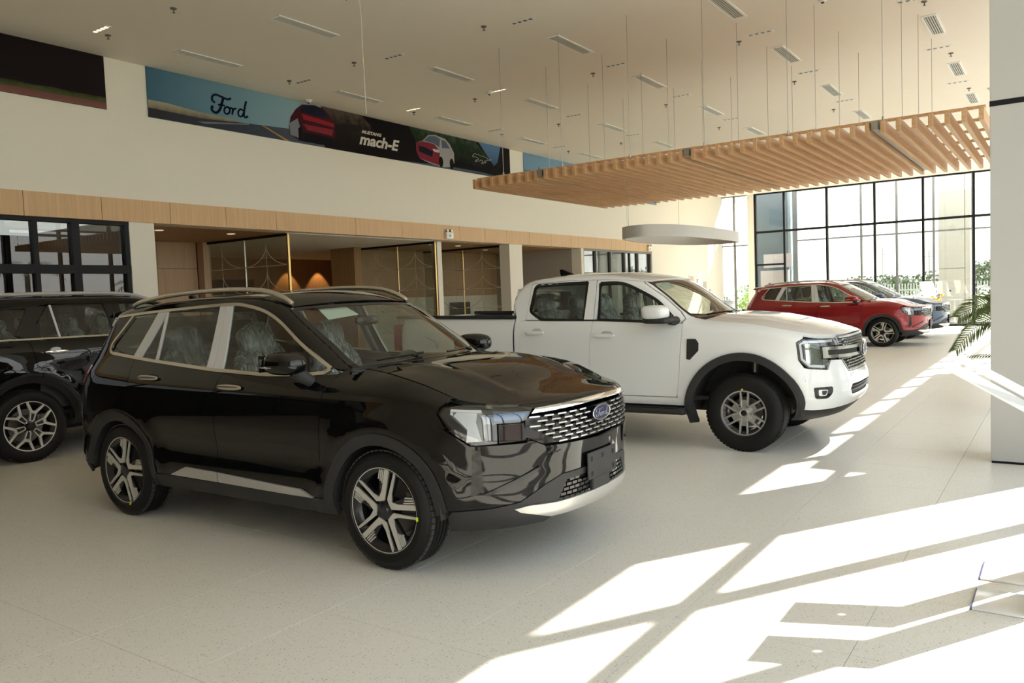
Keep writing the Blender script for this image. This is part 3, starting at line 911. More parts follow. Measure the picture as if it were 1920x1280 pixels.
def fillet(pts, k=5):
    """[(u, v, radius)] -> rounded polygon"""
    out = []
    N = len(pts)
    for i, p in enumerate(pts):
        r = p[2] if len(p) > 2 else 0
        c = Vector(p[:2])
        if r <= 0:
            out.append(tuple(c)); continue
        a = Vector(pts[i - 1][:2]) - c; b = Vector(pts[(i + 1) % N][:2]) - c
        r = min(r, a.length * .48, b.length * .48)
        A, B_ = c + a.normalized() * r, c + b.normalized() * r
        for j in range(k + 1):
            t = j / k
            out.append(tuple((1 - t) ** 2 * A + 2 * t * (1 - t) * c + t * t * B_))
    return out

def poly_area(p):
    return .5 * sum(p[i - 1][0] * p[i][1] - p[i][0] * p[i - 1][1] for i in range(len(p)))

def offset_poly(p, d):
    if d == 0: return [tuple(q) for q in p]
    q = [Vector(p[0][:2])]
    for a in p[1:]:
        if (Vector(a[:2]) - q[-1]).length > 1e-5: q.append(Vector(a[:2]))
    if (q[0] - q[-1]).length < 1e-5: q.pop()
    sg = 1 if poly_area(q) > 0 else -1
    out = []
    n = len(q)
    for i in range(n):
        e1 = (q[i] - q[i - 1]).normalized(); e2 = (q[(i + 1) % n] - q[i]).normalized()
        n1 = Vector((-e1.y, e1.x)) * sg; n2 = Vector((-e2.y, e2.x)) * sg
        b = n1 + n2
        if b.length < 1e-6: b = n1
        b.normalize()
        out.append(tuple(q[i] + b * d / max(.35, b.dot(n1))))
    return out

def stroke_poly(pts, w):
    """closed polygon around a polyline"""
    P_ = [Vector(p[:2]) for p in pts]
    L, R = [], []
    n = len(P_)
    for i in range(n):
        t = (P_[min(i + 1, n - 1)] - P_[max(i - 1, 0)]).normalized()
        nn = Vector((-t.y, t.x)) * w / 2
        L.append(tuple(P_[i] + nn)); R.append(tuple(P_[i] - nn))
    return L + R[::-1]

def sm(pts, n=6):
    return [tuple(p.xy) for p in crom([(*q[:2], 0) for q in pts], n)]

def arc(cx, cz, r, a0, a1, n=18):
    return [(cx + r * math.cos(math.radians(a)), cz + r * math.sin(math.radians(a))) for a in np.linspace(a0, a1, n)]

class Body:
    def __init__(self, xF, xtF, nF, xR, xtR, nR, b0, noseX, tailX, B, top):
        self.__dict__.update(locals())
        th = np.linspace(0, PI / 2, 500)
        fx = xtF + (xF - xtF) * np.cos(th) ** (2 / nF); fy = b0 * np.sin(th) ** (2 / nF)
        sx = np.linspace(xtF, xtR, 200)[1:-1]
        rx = xtR - (xtR - xR) * np.cos(th[::-1]) ** (2 / nR); ry = b0 * np.sin(th[::-1]) ** (2 / nR)
        X = np.concatenate([fx, sx, rx]); Y = np.concatenate([fy, np.full(sx.shape, b0), ry])
        d = np.concatenate([[0], np.cumsum(np.hypot(np.diff(X), np.diff(Y)))])
        self.S = np.linspace(0, d[-1], 1600)
        self.X = np.interp(self.S, d, X); self.Y = np.interp(self.S, d, Y)
        self.smax = d[-1]
    def sx(self, x):                      # arc position of a point on the flank
        return float(np.interp(-x, -self.X, self.S))
    def sy(self, y):                      # arc position of a point on the nose
        k = int(np.argmax(self.Y >= self.b0 * .9999))
        return float(np.interp(abs(y), self.Y[:k + 1], self.S[:k + 1])) * (1 if y >= 0 else -1)
    def sry(self, y):                     # arc position on the tail
        k = len(self.S) - int(np.argmax(self.Y[::-1] >= self.b0 * .9999)) - 1
        return float(np.interp(-abs(y), -self.Y[k:], self.S[k:])) * (1 if y >= 0 else -1)
    def wrap(self, s, z):
        s = np.asarray(s, float); z = np.asarray(z, float)
        a = np.abs(s); sg = np.where(s < 0, -1.0, 1.0)
        x0 = np.interp(a, self.S, self.X); y0 = np.interp(a, self.S, self.Y)
        xf, xr = self.noseX(z), self.tailX(z)
        x = np.where(x0 > self.xtF, self.xtF + (x0 - self.xtF) * (xf - self.xtF) / (self.xF - self.xtF),
                     np.where(x0 < self.xtR, self.xtR + (x0 - self.xtR) * (xr - self.xtR) / (self.xR - self.xtR), x0))
        y = y0 / self.b0 * self.B(x, z)
        return np.stack([x, -y * sg, z], -1)
    def side(self, x, z):
        x = np.asarray(x, float); z = np.asarray(z, float)
        cf = np.clip((x - self.xtF) / (self.noseX(z) - self.xtF), 0, .9999)
        cr = np.clip((x - self.xtR) / (self.tailX(z) - self.xtR), 0, .9999)
        e = (1 - cf ** self.nF) ** (1 / self.nF) * (1 - cr ** self.nR) ** (1 / self.nR)
        return np.stack([x, -self.B(x, z) * e, z], -1)
    def rear(self, y, z):
        y = np.asarray(y, float); z = np.asarray(z, float)
        x = np.full(np.broadcast(y, z).shape, self.xtR - .2)
        for _ in range(4):
            q = np.clip(np.abs(y) / np.maximum(self.B(x, z), .05), 0, .999)
            x = self.xtR + (self.tailX(z) - self.xtR) * (1 - q ** self.nR) ** (1 / self.nR)
        return np.stack([x, -y, z], -1)

def chart_eval(chart, uv, up):
    u, v = uv[:, 0], uv[:, 1]
    e = 1.5e-3
    P_ = chart(u, v)
    du = chart(u + e, v) - chart(u - e, v)
    dv = chart(u, v + e) - chart(u, v - e)
    N = np.cross(du, dv)
    ln = np.linalg.norm(N, axis=1, keepdims=True)
    N = N / np.maximum(ln, 1e-12)
    ref = np.array([[0, 0, 1.0]]) if up else np.stack([P_[:, 0] * .12, P_[:, 1], 0 * P_[:, 2] + .02], -1)
    sg = np.sign((N * ref).sum(1, keepdims=True)); sg[sg == 0] = 1
    return P_, N * sg

def panel(name, chart, poly, mat, parent, step=.06, gap=.0022, thick=.02, off=0.0, up=False, mirror=False, flange=True):
    p2 = offset_poly(poly, gap)
    st = step if isinstance(step, tuple) else (step, step)
    bm = bmesh.new()
    vs = [bm.verts.new((a, b_, 0)) for a, b_ in p2]
    bm.faces.new(vs)
    us = [a for a, _ in p2]; ws = [b_ for _, b_ in p2]
    for ax, (lo, hi, s) in enumerate(((min(us), max(us), st[0]), (min(ws), max(ws), st[1]))):
        k = math.floor(lo / s) + 1
        while k * s < hi - 1e-6:
            co = [0, 0, 0]; co[ax] = k * s
            no = [0, 0, 0]; no[ax] = 1
            bmesh.ops.bisect_plane(bm, geom=bm.verts[:] + bm.edges[:] + bm.faces[:], plane_co=co, plane_no=no, dist=1e-5)
            k += 1
    bm.verts.ensure_lookup_table(); bm.verts.index_update()
    uv = np.array([(v.co.x, v.co.y) for v in bm.verts])
    faces = [[v.index for v in f.verts] for f in bm.faces]
    bnd = [(e.verts[0].index, e.verts[1].index, e.link_faces[0]) for e in bm.edges if len(e.link_faces) == 1]
    border = []
    for a, b_, fc in bnd:
        idx = [v.index for v in fc.verts]
        i = idx.index(a)
        border.append((a, b_) if idx[(i + 1) % len(idx)] == b_ else (b_, a))
    bm.free()
    P_, N = chart_eval(chart, uv, up)
    fl = 0
    for f in faces[:12]:
        c = sum((np.cross(P_[f[i]], P_[f[(i + 1) % len(f)]]) for i in range(len(f))), np.zeros(3))
        fl += float(c @ N[f[0]])
    if fl < 0:
        faces = [f[::-1] for f in faces]
        border = [(b_, a) for a, b_ in border]
    V_ = P_ + N * off
    nb = len(V_)
    verts = V_.tolist()
    nmain = len(faces)
    if flange:
        inner = {}
        for a, b_ in border:
            for k in (a, b_):
                if k not in inner:
                    inner[k] = len(verts); verts.append((V_[k] - N[k] * thick).tolist())
            faces.append([b_, a, inner[a], inner[b_]])
    me = bpy.data.meshes.new(name)
    me.from_pydata(verts, [], faces)
    smf = [i < nmain for i in range(len(faces))]
    me.polygons.foreach_set('use_smooth', smf)
    me.update()
    ln = []
    for p in me.polygons:
        for vi in p.vertices:
            ln.append(tuple(N[vi]) if p.index < nmain else tuple(p.normal))
    me.normals_split_custom_set(ln)
    o = link(name, me, mat, parent)
    if mirror:
        m = bpy.data.objects.new(name, me)
        COL.objects.link(m); m.parent = parent; m.scale = (1, -1, 1)
        return o, m
    return o

def mirror_of(o):
    m = bpy.data.objects.new(o.name.split('.')[0], o.data)
    COL.objects.link(m); m.parent = o.parent; m.scale = (1, -1, 1)
    return m

def superell(c, r, n=2.6, nu=20, nv=12, shear=(0, 0)):
    """rounded block: centre, radii, squareness; shear tilts x with z"""
    v, f = [], []
    sp = lambda t, e: math.copysign(abs(t) ** e, t)
    e = 2 / n
    for j in range(nv + 1):
        ph = -PI / 2 + PI * j / nv
        for i in range(nu):
            th = 2 * PI * i / nu
            x = r[0] * sp(math.cos(ph), e) * sp(math.cos(th), e)
            y = r[1] * sp(math.cos(ph), e) * sp(math.sin(th), e)
            z = r[2] * sp(math.sin(ph), e)
            v.append((c[0] + x + shear[0] * z, c[1] + y + shear[1] * z, c[2] + z))
    for j in range(nv):
        for i in range(nu):
            f.append((j * nu + i, j * nu + (i + 1) % nu, (j + 1) * nu + (i + 1) % nu, (j + 1) * nu + i))
    return v, f

def sel(name, c, r, mat, parent, n=2.6, shear=(0, 0), nu=20, nv=12):
    return MB().add(*superell(c, r, n, nu, nv, shear)).build(name, mat, parent, smooth=True)

WP = lambda u, v, w: (u, w, v)              # wheel plane -> xyz, axle along Y, outer face towards -Y

def pol(r, a):
    return (r * math.cos(math.radians(a)), r * math.sin(math.radians(a)))

def build_wheel(root, name, R, W, Rr, style, loc, left=False, src=None):
    """tyre radius R, width W, visible rim radius Rr"""
    rot = (0, 0, PI if left else 0)
    if src is not None:
        w = bpy.data.objects.new(name, src.data); COL.objects.link(w); w.parent = root; w.location = loc; w.rotation_euler = rot
        for ch in src.children:
            c = bpy.data.objects.new(ch.name.split('.')[0], ch.data); COL.objects.link(c); c.parent = w
        return w
    h = W / 2
    # rim barrel + lip = the wheel part itself
    rim = MB()
    rim.lathe([(Rr - .002, -h + .012), (Rr + .006, -h + .004), (Rr + .006, -h + .014), (Rr - .012, -h + .022), (Rr - .03, -h + .05), (Rr - .035, h - .02), (Rr - .05, h - .02), (Rr - .045, -h + .05), (Rr - .016, -h + .016)], 64, 'Y', True)
    base = {'double_v': M_RIMBLACK, 'bars': M_RIMBLACK, 'fork': M_RIMBLACK}[style]
    w = rim.build(name, base, root, smooth=True)
    w.location = loc; w.rotation_euler = rot
    # tyre
    prof = [(Rr - .004, -h + .02), (Rr + .004, -h + .006), (Rr + .018, -h + .001), (Rr + (R - Rr) * .45, -h - .006), (R - .035, -h + .004), (R - .016, -h + .018), (R - .006, -h + .034)]
    tread = [(-h + .034)]
    ng = 4
    ys = np.linspace(-h + .034, h - .034, ng + 2)
    for k in range(1, ng + 1):
        y = ys[k]
        prof += [(R - .001, y - .007), (R - .009, y - .004), (R - .009, y + .004), (R - .001, y + .007)]
    prof += [(R - .006, h - .034), (R - .016, h - .018), (R - .035, h - .004), (Rr + (R - Rr) * .45, h + .004), (Rr + .01, h - .004), (Rr - .004, h - .02)]
    MB().lathe(prof, 72, 'Y').build('tyre', M_RUBBER, w, smooth=True)
    # shoulder tread blocks
    mb = MB()
    for k in range(60):
        a = 6 * k
        for sgn in (-1, 1):
            y0, y1 = sgn * (h - .030), sgn * (h - .052)
            pts = [pol(R - .012, a), pol(R + .001, a), pol(R + .001, a + 4.6), pol(R - .012, a + 4.6)]
            mb.prism(pts, min(y0, y1), max(y0, y1), WP)
    mb.build('tread_blocks', M_TREAD if style == 'double_v' else M_RUBBER, w)['kind'] = 'stuff'
    yo = -h + .012                                     # outer face of the spokes
    if style == 'double_v':
        for k in range(5):
            a0 = 72 * k
            ap = pol(.050, a0 + 41)
            # black spoke body under the bright faces
            bk = MB()
            for aa, ww in ((15, 11.5), (68, 4.5)):
                bk.prism([pol(.03, a0 + 41 - 30), pol(Rr - .01, a0 + aa - ww), pol(Rr - .01, a0 + aa + ww), pol(.055, a0 + 41 + 12)], yo + .010, yo + .035, WP)
            bk.build('spoke', M_RIMBLACK, w)
            wide = [pol(.062, a0 + 11), pol(Rr - .004, a0 + 6), pol(Rr - .004, a0 + 13.2), pol(.12, a0 + 23), pol(.084, a0 + 41), pol(.058, a0 + 41)]
            MB().prism(wide, yo + .002, yo + .012, WP).build('machined_face', M_ALLOY, w)
            nar = [pol(.058, a0 + 41), pol(.084, a0 + 41), pol(.12, a0 + 57.5), pol(Rr - .004, a0 + 66.2), pol(Rr - .004, a0 + 69), pol(.075, a0 + 66)]
            MB().prism(nar, yo + .002, yo + .012, WP).build('machined_face', M_ALLOY, w)
            for g in range(3):                          # raised fins beside the wide face
                q = 14.9 + 3.0 * g
                fin = [pol(.165 + .012 * g, a0 + q + 4.5 + g * .8), pol(Rr - .004, a0 + q), pol(Rr - .004, a0 + q + 1.9), pol(.165 + .012 * g, a0 + q + 7.0 + g * .8)]
                MB().prism(fin, yo + .003, yo + .014, WP).build('fin', M_ALLOY, w)
        MB().lathe([(0, yo - .002), (.026, yo - .001), (.032, yo + .006), (.060, yo + .012), (.065, yo + .05), (0, yo + .05)], 32, 'Y').build('hub_cap', M_RIMBLACK, w, smooth=True)
        MB().lathe([(Rr - .006, yo + .001), (Rr + .003, yo - .002), (Rr + .004, yo + .008), (Rr - .006, yo + .010)], 64, 'Y', True).build('rim_edge', M_ALLOY, w, smooth=True)
    elif style == 'bars':
        for k in range(6):
            a = 60 * k + 28
            ca, sa = math.cos(math.radians(a)), math.sin(math.radians(a))
            tr = lambda q: (q[0] * ca - q[1] * sa, q[0] * sa + q[1] * ca)
            for s in (-1, 1):
                bar = [(.05, s * .018), (Rr - .006, s * .030), (Rr - .006, s * .046), (.05, s * .040)]
                MB().prism([tr(q) for q in bar], yo + .002, yo + .045, WP).build('spoke', M_ALLOYGREY, w, bevel=.003)
            MB().prism([tr(q) for q in [(.04, -.03), (.128, -.030), (.128, .030), (.04, .03)]], yo + .014, yo + .045, WP).build('spoke_web', M_ALLOYGREY, w)
            MB().lathe([(0, yo - .004), (.008, yo - .004), (.0085, yo + .02)], 8, 'Y', o=(*pol(.074, a + 30), 0)[:1] + (0,) + (pol(.074, a + 30)[1],)).build('lug_nut', M_CHROME, w, smooth=True)
        MB().lathe([(.0, yo + .0), (.030, yo + .0), (.040, yo - .004), (.046, yo + .004), (.09, yo + .012), (.10, yo + .05), (0, yo + .05)], 40, 'Y').build('hub', M_ALLOYGREY, w, smooth=True)
        MB().lathe([(0, yo - .003), (.027, yo - .002), (.031, yo + .004)], 28, 'Y').build('hub_cap', M_RIMBLACK, w, smooth=True)
        MB().lathe([(Rr - .014, yo + .001), (Rr + .003, yo - .002), (Rr + .004, yo + .008), (Rr - .014, yo + .016)], 64, 'Y', True).build('rim_edge', M_ALLOYGREY, w, smooth=True)
    else:
        for k in range(6):
            a = 60 * k + 14
            ca, sa = math.cos(math.radians(a)), math.sin(math.radians(a))
            tr = lambda q: (q[0] * ca - q[1] * sa, q[0] * sa + q[1] * ca)
            mb = MB()
            for s in (-1, 1):
                mb.prism([tr(q) for q in [(.055, s * .022), (.150, s * .034), (.150, s * .022), (.055, s * .012)]], yo + .002, yo + .03, WP)
                mb.prism([tr(q) for q in [(.138, s * .002), (.150, s * .036), (.172, s * .042), (.168, 0)]], yo + .002, yo + .03, WP)
                e = pol(Rr - .004, s * 17.5); e2 = pol(Rr - .004, s * 22.5)
                mb.prism([tr(q) for q in [(.150, s * .036), (e2[0], e2[1]), (e[0], e[1]), (.172, s * .018)]], yo + .002, yo + .03, WP)
            mb.build('spoke', M_ALLOY, w)
            q = pol(.058, a)
            MB().lathe([(0, yo - .003), (.008, yo - .003), (.009, yo + .02)], 8, 'Y', o=(q[0], 0, q[1])).build('lug_nut', M_CHROME, w, smooth=True)
            MB().prism([tr(p_) for p_ in [(.06, -.012), (.13, -.02), (.13, .02), (.06, .012)]], yo + .012, yo + .03, WP).build('spoke_inset', M_RIMBLACK, w)
        MB().lathe([(0, yo - .004), (.03, yo - .003), (.036, yo + .006), (.07, yo + .014), (.075, yo + .05), (0, yo + .05)], 36, 'Y').build('hub_cap', M_RIMBLACK, w, smooth=True)
        MB().lathe([(Rr - .010, yo + .001), (Rr + .003, yo - .002), (Rr + .004, yo + .008), (Rr - .010, yo + .012)], 64, 'Y', True).build('rim_edge', M_ALLOY, w, smooth=True)
    MB().lathe([(.06, .0), (Rr * .66, .0), (Rr * .66, .022), (.06, .022)], 40, 'Y', True).build('brake_disc', M_BRAKE, w, smooth=True)
    MB().box(Rr * .42, Rr * .80, -.03, .05, .01, .11).build('brake_caliper', M_BRAKE, w, bevel=.012)
    return w

def oval_badge(parent, loc, yaw, a, b_, tilt=0.0, name='badge'):
    """blue oval with script, facing +X of its own frame"""
    o = MB().prism([(a * math.cos(t), b_ * math.sin(t)) for t in np.linspace(0, 2 * PI, 41)[:-1]], 0, .010, lambda u, v, w: (w, u, v)).build(name, M_BADGE, parent)
    o.location = loc; o.rotation_euler = (0, tilt, yaw)
    mb = MB()
    mb.tube([(.010, a * .985 * math.cos(t), b_ * .985 * math.sin(t)) for t in np.linspace(0, 2 * PI, 41)[:-1]], .0035, 6, closed=True)
    mb.build('badge_rim', M_CHROME, o, smooth=True)
    mb = MB()
    for pts, w in SCRIPT:
        ribbon(mb, crom([(*p, 0) for p in pts], 6), w * a * .95, lambda u, v, d: (.0105 + d, (u - .95) * a * .74, (v - .54) * b_ * 1.18), depth=.002)
    mb.build('badge_script', M_DRL, o)
    return o

def seat(root, x, y, name='seat', cover=True, rear=False):
    w = .24
    s = sel(name, (x, y, .62), (.26, w, .09), M_SEAT, root, 3.2)
    sel('backrest', (x - .27, y, .93), (.09, w - .01, .33), M_SEAT, s, 3.0, (-.24, 0))
    sel('headrest', (x - .37, y, 1.34), (.055, .13, .09), M_SEAT, s, 2.8, (-.15, 0))
    for q in (-.05, .05):
        MB().tube([(x - .34, y + q, 1.16), (x - .365, y + q, 1.28)], .007, 6).build('headrest_post', M_CHROME, s)
    if cover:
        v, f = superell((x - .27, y, .95), (.115, w + .02, .36), 2.6, 40, 26, (-.24, 0))
        rnd = random.Random(int(1000 * abs(x + 3 * y)) + 1)
        v = [(a + rnd.uniform(-.006, .006) + .010 * math.sin(38 * b_ + 9 * c), b_ + .008 * math.sin(31 * c + 5 * a), c) for a, b_, c in v]
        MB().add(v, f).build('plastic_cover', M_COVER, s, smooth=True)
        v, f = superell((x - .37, y, 1.33), (.08, .155, .125), 2.6, 32, 18, (-.15, 0))
        v = [(a + .007 * math.sin(45 * b_ + 20 * c), b_ + .006 * math.sin(40 * c), c) for a, b_, c in v]
        MB().add(v, f).build('plastic_cover', M_COVER, s, smooth=True)
    return s

def copy_tree(o, parent=None, swap=None):
    c = o.copy()
    COL.objects.link(c)
    c.parent = parent
    if swap and o.type == 'MESH':
        for sl in c.material_slots:
            if sl.material in swap:
                m = swap[sl.material]
                sl.link = 'OBJECT'; sl.material = m
    for ch in list(o.children):
        copy_tree(ch, c, swap)
    return c
# ---------------------------------------------------------------- five-seat SUV (three of them in the hall)
def paint(name, col, metal=0.0, rough=0.28, coat=1.0):
    m = pbr(name, col, rough, metal, coat, spec=0.0 if max(col) < .01 else .25, noise=.02, nscale=200)
    return m
M_GRILLE = pbr('grille_silver', (.62, .62, .61), .22, .9, noise=.02)
PAINT_BLACK = paint('paint_black', (0.0035, 0.0033, 0.0033), 0.0, .12)
PAINT_RED = paint('paint_red', (0.23, 0.002, 0.007), 0.2, .3)
PAINT_BLUE = paint('paint_blue', (0.055, 0.085, 0.135), 0.4, .3)
PAINT_WHITE = paint('paint_white', (0.77, 0.785, 0.79), 0.0, .3)

def top_patch(xe, ye_fn, ze_fn, crown, pw=2.2):
    """chart (x, y) -> heightfield between mirrored edges"""
    def ch(x, y):
        ye = ye_fn(x); ze = ze_fn(x)
        return np.stack([x, y, ze + crown(x) * (1 - np.clip(np.abs(y) / ye, 0, 1) ** pw)], -1)
    return ch

def common_cabin(root, x_dash=.78, xs=(-.02, -.92), z0=0.0, w=.37, rows=((-.37, .37), (-.37, .37)), covers=True, floor=(-1.7, 1.2), hw=.78):
    bx('cabin_floor', floor[0], floor[1], -hw, hw, .34 + z0, .38 + z0, M_SEAT, root)
    for k, (x, ys) in enumerate(zip(xs, rows)):
        for y in ys:
            seat_o = seat(root, x, y, 'seat', covers)
            if z0: seat_o.location = (0, 0, z0)
    d = sel('dashboard', (x_dash, 0, .95 + z0), (.22, hw - .03, .16), M_SEAT, root, 3.2)
    MB().tube([(x_dash - .34 + .10 * math.cos(t) * .5, .37 + .18 * math.sin(t), 1.03 + z0 + .17 * math.cos(t)) for t in np.linspace(0, 2 * PI, 25)[:-1]], .014, 8, closed=True).build('steering_wheel', M_SEAT, root, smooth=True)

def wheel_well(root, x, zc, r, y0, y1):
    v, f = [], []
    n = 20
    for i in range(n + 1):
        a = math.radians(-1 + 182 * i / n)
        for y in (y0, y1):
            v.append((x + r * math.cos(a), y, zc + r * math.sin(a)))
    v.append((x, y1, zc))
    for i in range(n):
        f.append((2 * i, 2 * i + 2, 2 * i + 3, 2 * i + 1))
        f.append((2 * i + 1, 2 * i + 3, 2 * n + 2))
    return from_py('wheel_well', v, f, M_DARK, root, smooth=False)

def build_suv(root, PB):
    WBH, RW, ZW = 1.363, .359, .355
    top = smooth_table([(-2.6, 1.585), (-1.95, 1.585), (-1.53, 1.625), (-1.12, 1.66), (-.49, 1.675), (-.05, 1.665), (.15, 1.63), (.30, 1.578), (.50, 1.465), (.72, 1.33), (.95, 1.195), (1.02, 1.178), (1.12, 1.172), (1.43, 1.147), (1.66, 1.112), (1.85, 1.062), (1.97, 1.015), (2.12, .988), (2.4, .975)])
    prof = smooth_table([(.18, .82), (.25, .87), (.31, .905), (.37, .928), (.44, .938), (.52, .930), (.60, .924), (.70, .936), (.80, .945), (.90, .943), (1.0, .930), (1.08, .902), (1.16, .855), (1.22, .822), (1.35, .765), (1.5, .702), (1.68, .63)])
    def B(x, z):
        x = np.asarray(x, float); z = np.asarray(z, float)
        b = prof(z) * (1 - .006 * (x / 1.6) ** 2)
        b = b - .085 * sstep((x - .35) / .65) * sstep((z - 1.05) / .12) * (1 - sstep((x - 1.05) / .5))
        for wx in (WBH, -WBH):
            rr = np.hypot(x - wx, z - ZW)
            b = b + .016 * np.exp(-((rr - .50) / .07) ** 2) * (z > ZW - .1)
        b = b + .020 * np.exp(-((z - .58) / .13) ** 2) * sstep((x - 1.55) / .25)
        zt = top(x)
        r = .085
        q = np.clip((z - (zt - r)) / r, 0, .985)
        return b - .075 * (1 - np.sqrt(1 - q * q))
    noseX = smooth_table([(.18, 2.08), (.25, 2.21), (.31, 2.285), (.36, 2.312), (.42, 2.318), (.50, 2.321), (.60, 2.326), (.72, 2.335), (.80, 2.34), (.88, 2.338), (.94, 2.328), (.965, 2.31), (.99, 2.28), (1.05, 2.2)])
    tailX = smooth_table([(.18, -2.12), (.28, -2.22), (.38, -2.30), (.50, -2.33), (.64, -2.33), (.76, -2.28), (.95, -2.25), (1.10, -2.21), (1.2, -2.15), (1.35, -2.05), (1.5, -1.97), (1.62, -1.95)])
    bd = Body(2.34, 1.34, 2.7, -2.33, -1.65, 3.0, .945, noseX, tailX, B, top)
    sx, sy, sry, SD, WR = bd.sx, bd.sy, bd.sry, bd.side, bd.wrap
    Wz = lambda x: (sx(x))
    both = dict(mirror=True)
    AR, AI = .468, .398

    # --- flank
    belt = lambda x: float(np.interp(x, [-1.62, -1.30, -1.0, -.27, .28, .70, .95], [1.262, 1.232, 1.207, 1.158, 1.138, 1.143, 1.165]))
    def beltline(a, b_, n=8, dz=-.012): return [(x, belt(x) + dz) for x in np.linspace(a, b_, n)]
    cutB = sm([(-.135, belt(-.1) - .012), (-.175, 1.01), (-.165, .86), (-.168, .70), (-.160, .385)], 4)
    cutF = sm([(.925, 1.158), (.893, 1.016), (.868, .724), (.835, .50), (.815, .385)], 4)
    panel('front_door', SD, cutB[::-1] + beltline(-.10, .90) + cutF, PB, root, (.09, .05), **both)
    cutR = sm([(-1.285, belt(-1.285) - .012), (-1.245, 1.05), (-1.14, .86), (-1.0, .65), (-.93, .53), (-.895, .385)], 4)
    panel('rear_door', SD, cutR[::-1] + beltline(-1.285, -.135) + cutB, PB, root, (.09, .05), **both)
    # front fender (wrap chart: s runs rearwards)
    ce = lambda pts: [(sx(x), z) for x, z in pts]
    fa = [(sx(x), z) for x, z in arc(WBH, ZW, AR, 178, 40, 22)]
    tx = np.linspace(.94, 1.93, 14)
    fender = ce(cutF[::-1]) + [(sx(x), float(top(x)) - .0015) for x in tx] + [(sx(1.90), 1.03), (sx(1.815), .985), (sx(1.785), .950), (sx(1.825), .875), (sx(1.80), .80)] + fa[::-1]
    fender = [(sx(.815), .385)] + fender[1:] + [(sx(.893), .385)]
    panel('front_fender', WR, fender, PB, root, (.06, .04), **both)
    # quarter panel with D pillar
    qx = lambda z, k=.86: bd.xtR + (float(tailX(z)) - bd.xtR) * k
    ra = arc(-WBH, ZW, AR, 37, 150, 20)
    quarter = cutR[:-3] + ra + [(-1.80, .62), (qx(.66), .66), (qx(.9), .90), (qx(1.0), 1.0)] + [(qx(z), z) for z in (1.1, 1.2, 1.32, 1.44, 1.52)] + [(-1.915, 1.575), (-1.80, float(top(-1.8)) - .0015), (-1.72, 1.552), (-1.50, 1.548), (-1.67, 1.335), (-1.64, 1.268), (-1.45, 1.238)]
    panel('rear_quarter', SD, quarter, PB, root, (.06, .045), **both)
    # roof side rail / A pillar (body colour, above the window line)
    up_ = [(x, float(top(x)) - .0015) for x in np.concatenate([np.linspace(-1.80, .28, 22), np.linspace(.33, .93, 12)])]
    low_ = sm([(.94, 1.17), (.845, 1.185), (.70, 1.262), (.56, 1.340), (.35, 1.468), (.14, 1.556), (-.10, 1.606), (-.36, 1.620), (-1.15, 1.590), (-1.72, 1.552)], 5)
    panel('roof_side', SD, up_ + low_, PB, root, (.07, .03), gap=.001, **both)
    # side glass
    g = dict(gap=.0, thick=.006, off=-.012, mirror=True)
    panel('quarter_glass', SD, fillet([(-1.64, 1.30, .03), (-1.49, 1.535, .02), (-1.15, 1.572), (-1.32, 1.240, .0)]), M_CARGLASSD, root, (.08, .05), **g)
    panel('rear_door_glass', SD, [(-1.06, 1.575), (-.36, 1.598), (-.30, 1.165), (-1.21, 1.228)], M_CARGLASS, root, (.09, .05), **g)
    panel('front_door_glass', SD, sm([(-.30, 1.598), (-.10, 1.592), (.13, 1.542), (.34, 1.452), (.55, 1.325), (.78, 1.19)], 4) + [(.70, 1.150), (.28, 1.143), (-.26, 1.160)], M_CARGLASS, root, (.09, .05), **g)
    tr = dict(gap=0, thick=.02, mirror=True)
    panel('pillar_trim', SD, [(-1.155, 1.580), (-1.05, 1.578), (-1.212, 1.230), (-1.312, 1.238)], M_FILM, root, (.1, .06), off=.001, **tr)
    panel('window_divider', SD, stroke_poly([(-1.047, 1.575), (-.992, 1.215)], .018), M_FILM, root, (.1, .06), off=.001, **tr)
    panel('pillar_trim', SD, [(-.402, 1.600), (-.334, 1.602), (-.266, 1.164), (-.345, 1.168)], M_FILM, root, (.1, .06), off=.001, **tr)
    panel('pillar_trim', SD, [(-.329, 1.602), (-.265, 1.602), (-.162, 1.160), (-.260, 1.163)], M_FILM, root, (.1, .06), off=.001, **tr)
    ring_low = [(x, belt(x)) for x in np.linspace(-1.60, .80, 22)]
    panel('window_chrome', SD, stroke_poly(ring_low + [(.83, 1.175)], .022), M_SATIN, root, (.12, .05), off=.005, **tr)
    panel('window_chrome', SD, stroke_poly(sm([(.83, 1.180), (.69, 1.252), (.553, 1.330), (.343, 1.460), (.134, 1.549), (-.105, 1.599), (-.36, 1.612), (-1.15, 1.582), (-1.72, 1.548)], 5), .020), M_SATIN, root, (.1, .05), off=.005, **tr)
    panel('window_chrome', SD, stroke_poly(sm([(-1.49, 1.556), (-1.60, 1.42), (-1.667, 1.335), (-1.655, 1.278), (-1.60, 1.258)], 4), .020), M_SATIN, root, (.1, .05), off=.005, **tr)
    panel('spoiler_side_film', SD, [(-1.90, 1.548), (-1.70, 1.542), (-1.765, 1.475), (-1.895, 1.482)], M_FILM, root, (.1, .06), off=.004, **tr)
    # sill: cladding + silver trim + arches
    rock = [(.93, .285), (-.945, .285), (-.90, .30), (-.893, .383), (.89, .383), (.905, .30)]
    panel('sill_cladding', SD, rock, M_PLASTIC, root, (.12, .03), off=.008, gap=.001, mirror=True)
    panel('sill_trim', SD, [(-.715, .392), (-.515, .463), (-.155, .456), (-.155, .388)], M_SILVER, root, (.1, .03), off=.014, gap=.001, mirror=True)
    panel('sill_trim', SD, [(-.150, .388), (-.150, .456), (.68, .424), (.80, .380), (.60, .378)], M_SILVER, root, (.1, .03), off=.014, gap=.001, mirror=True)
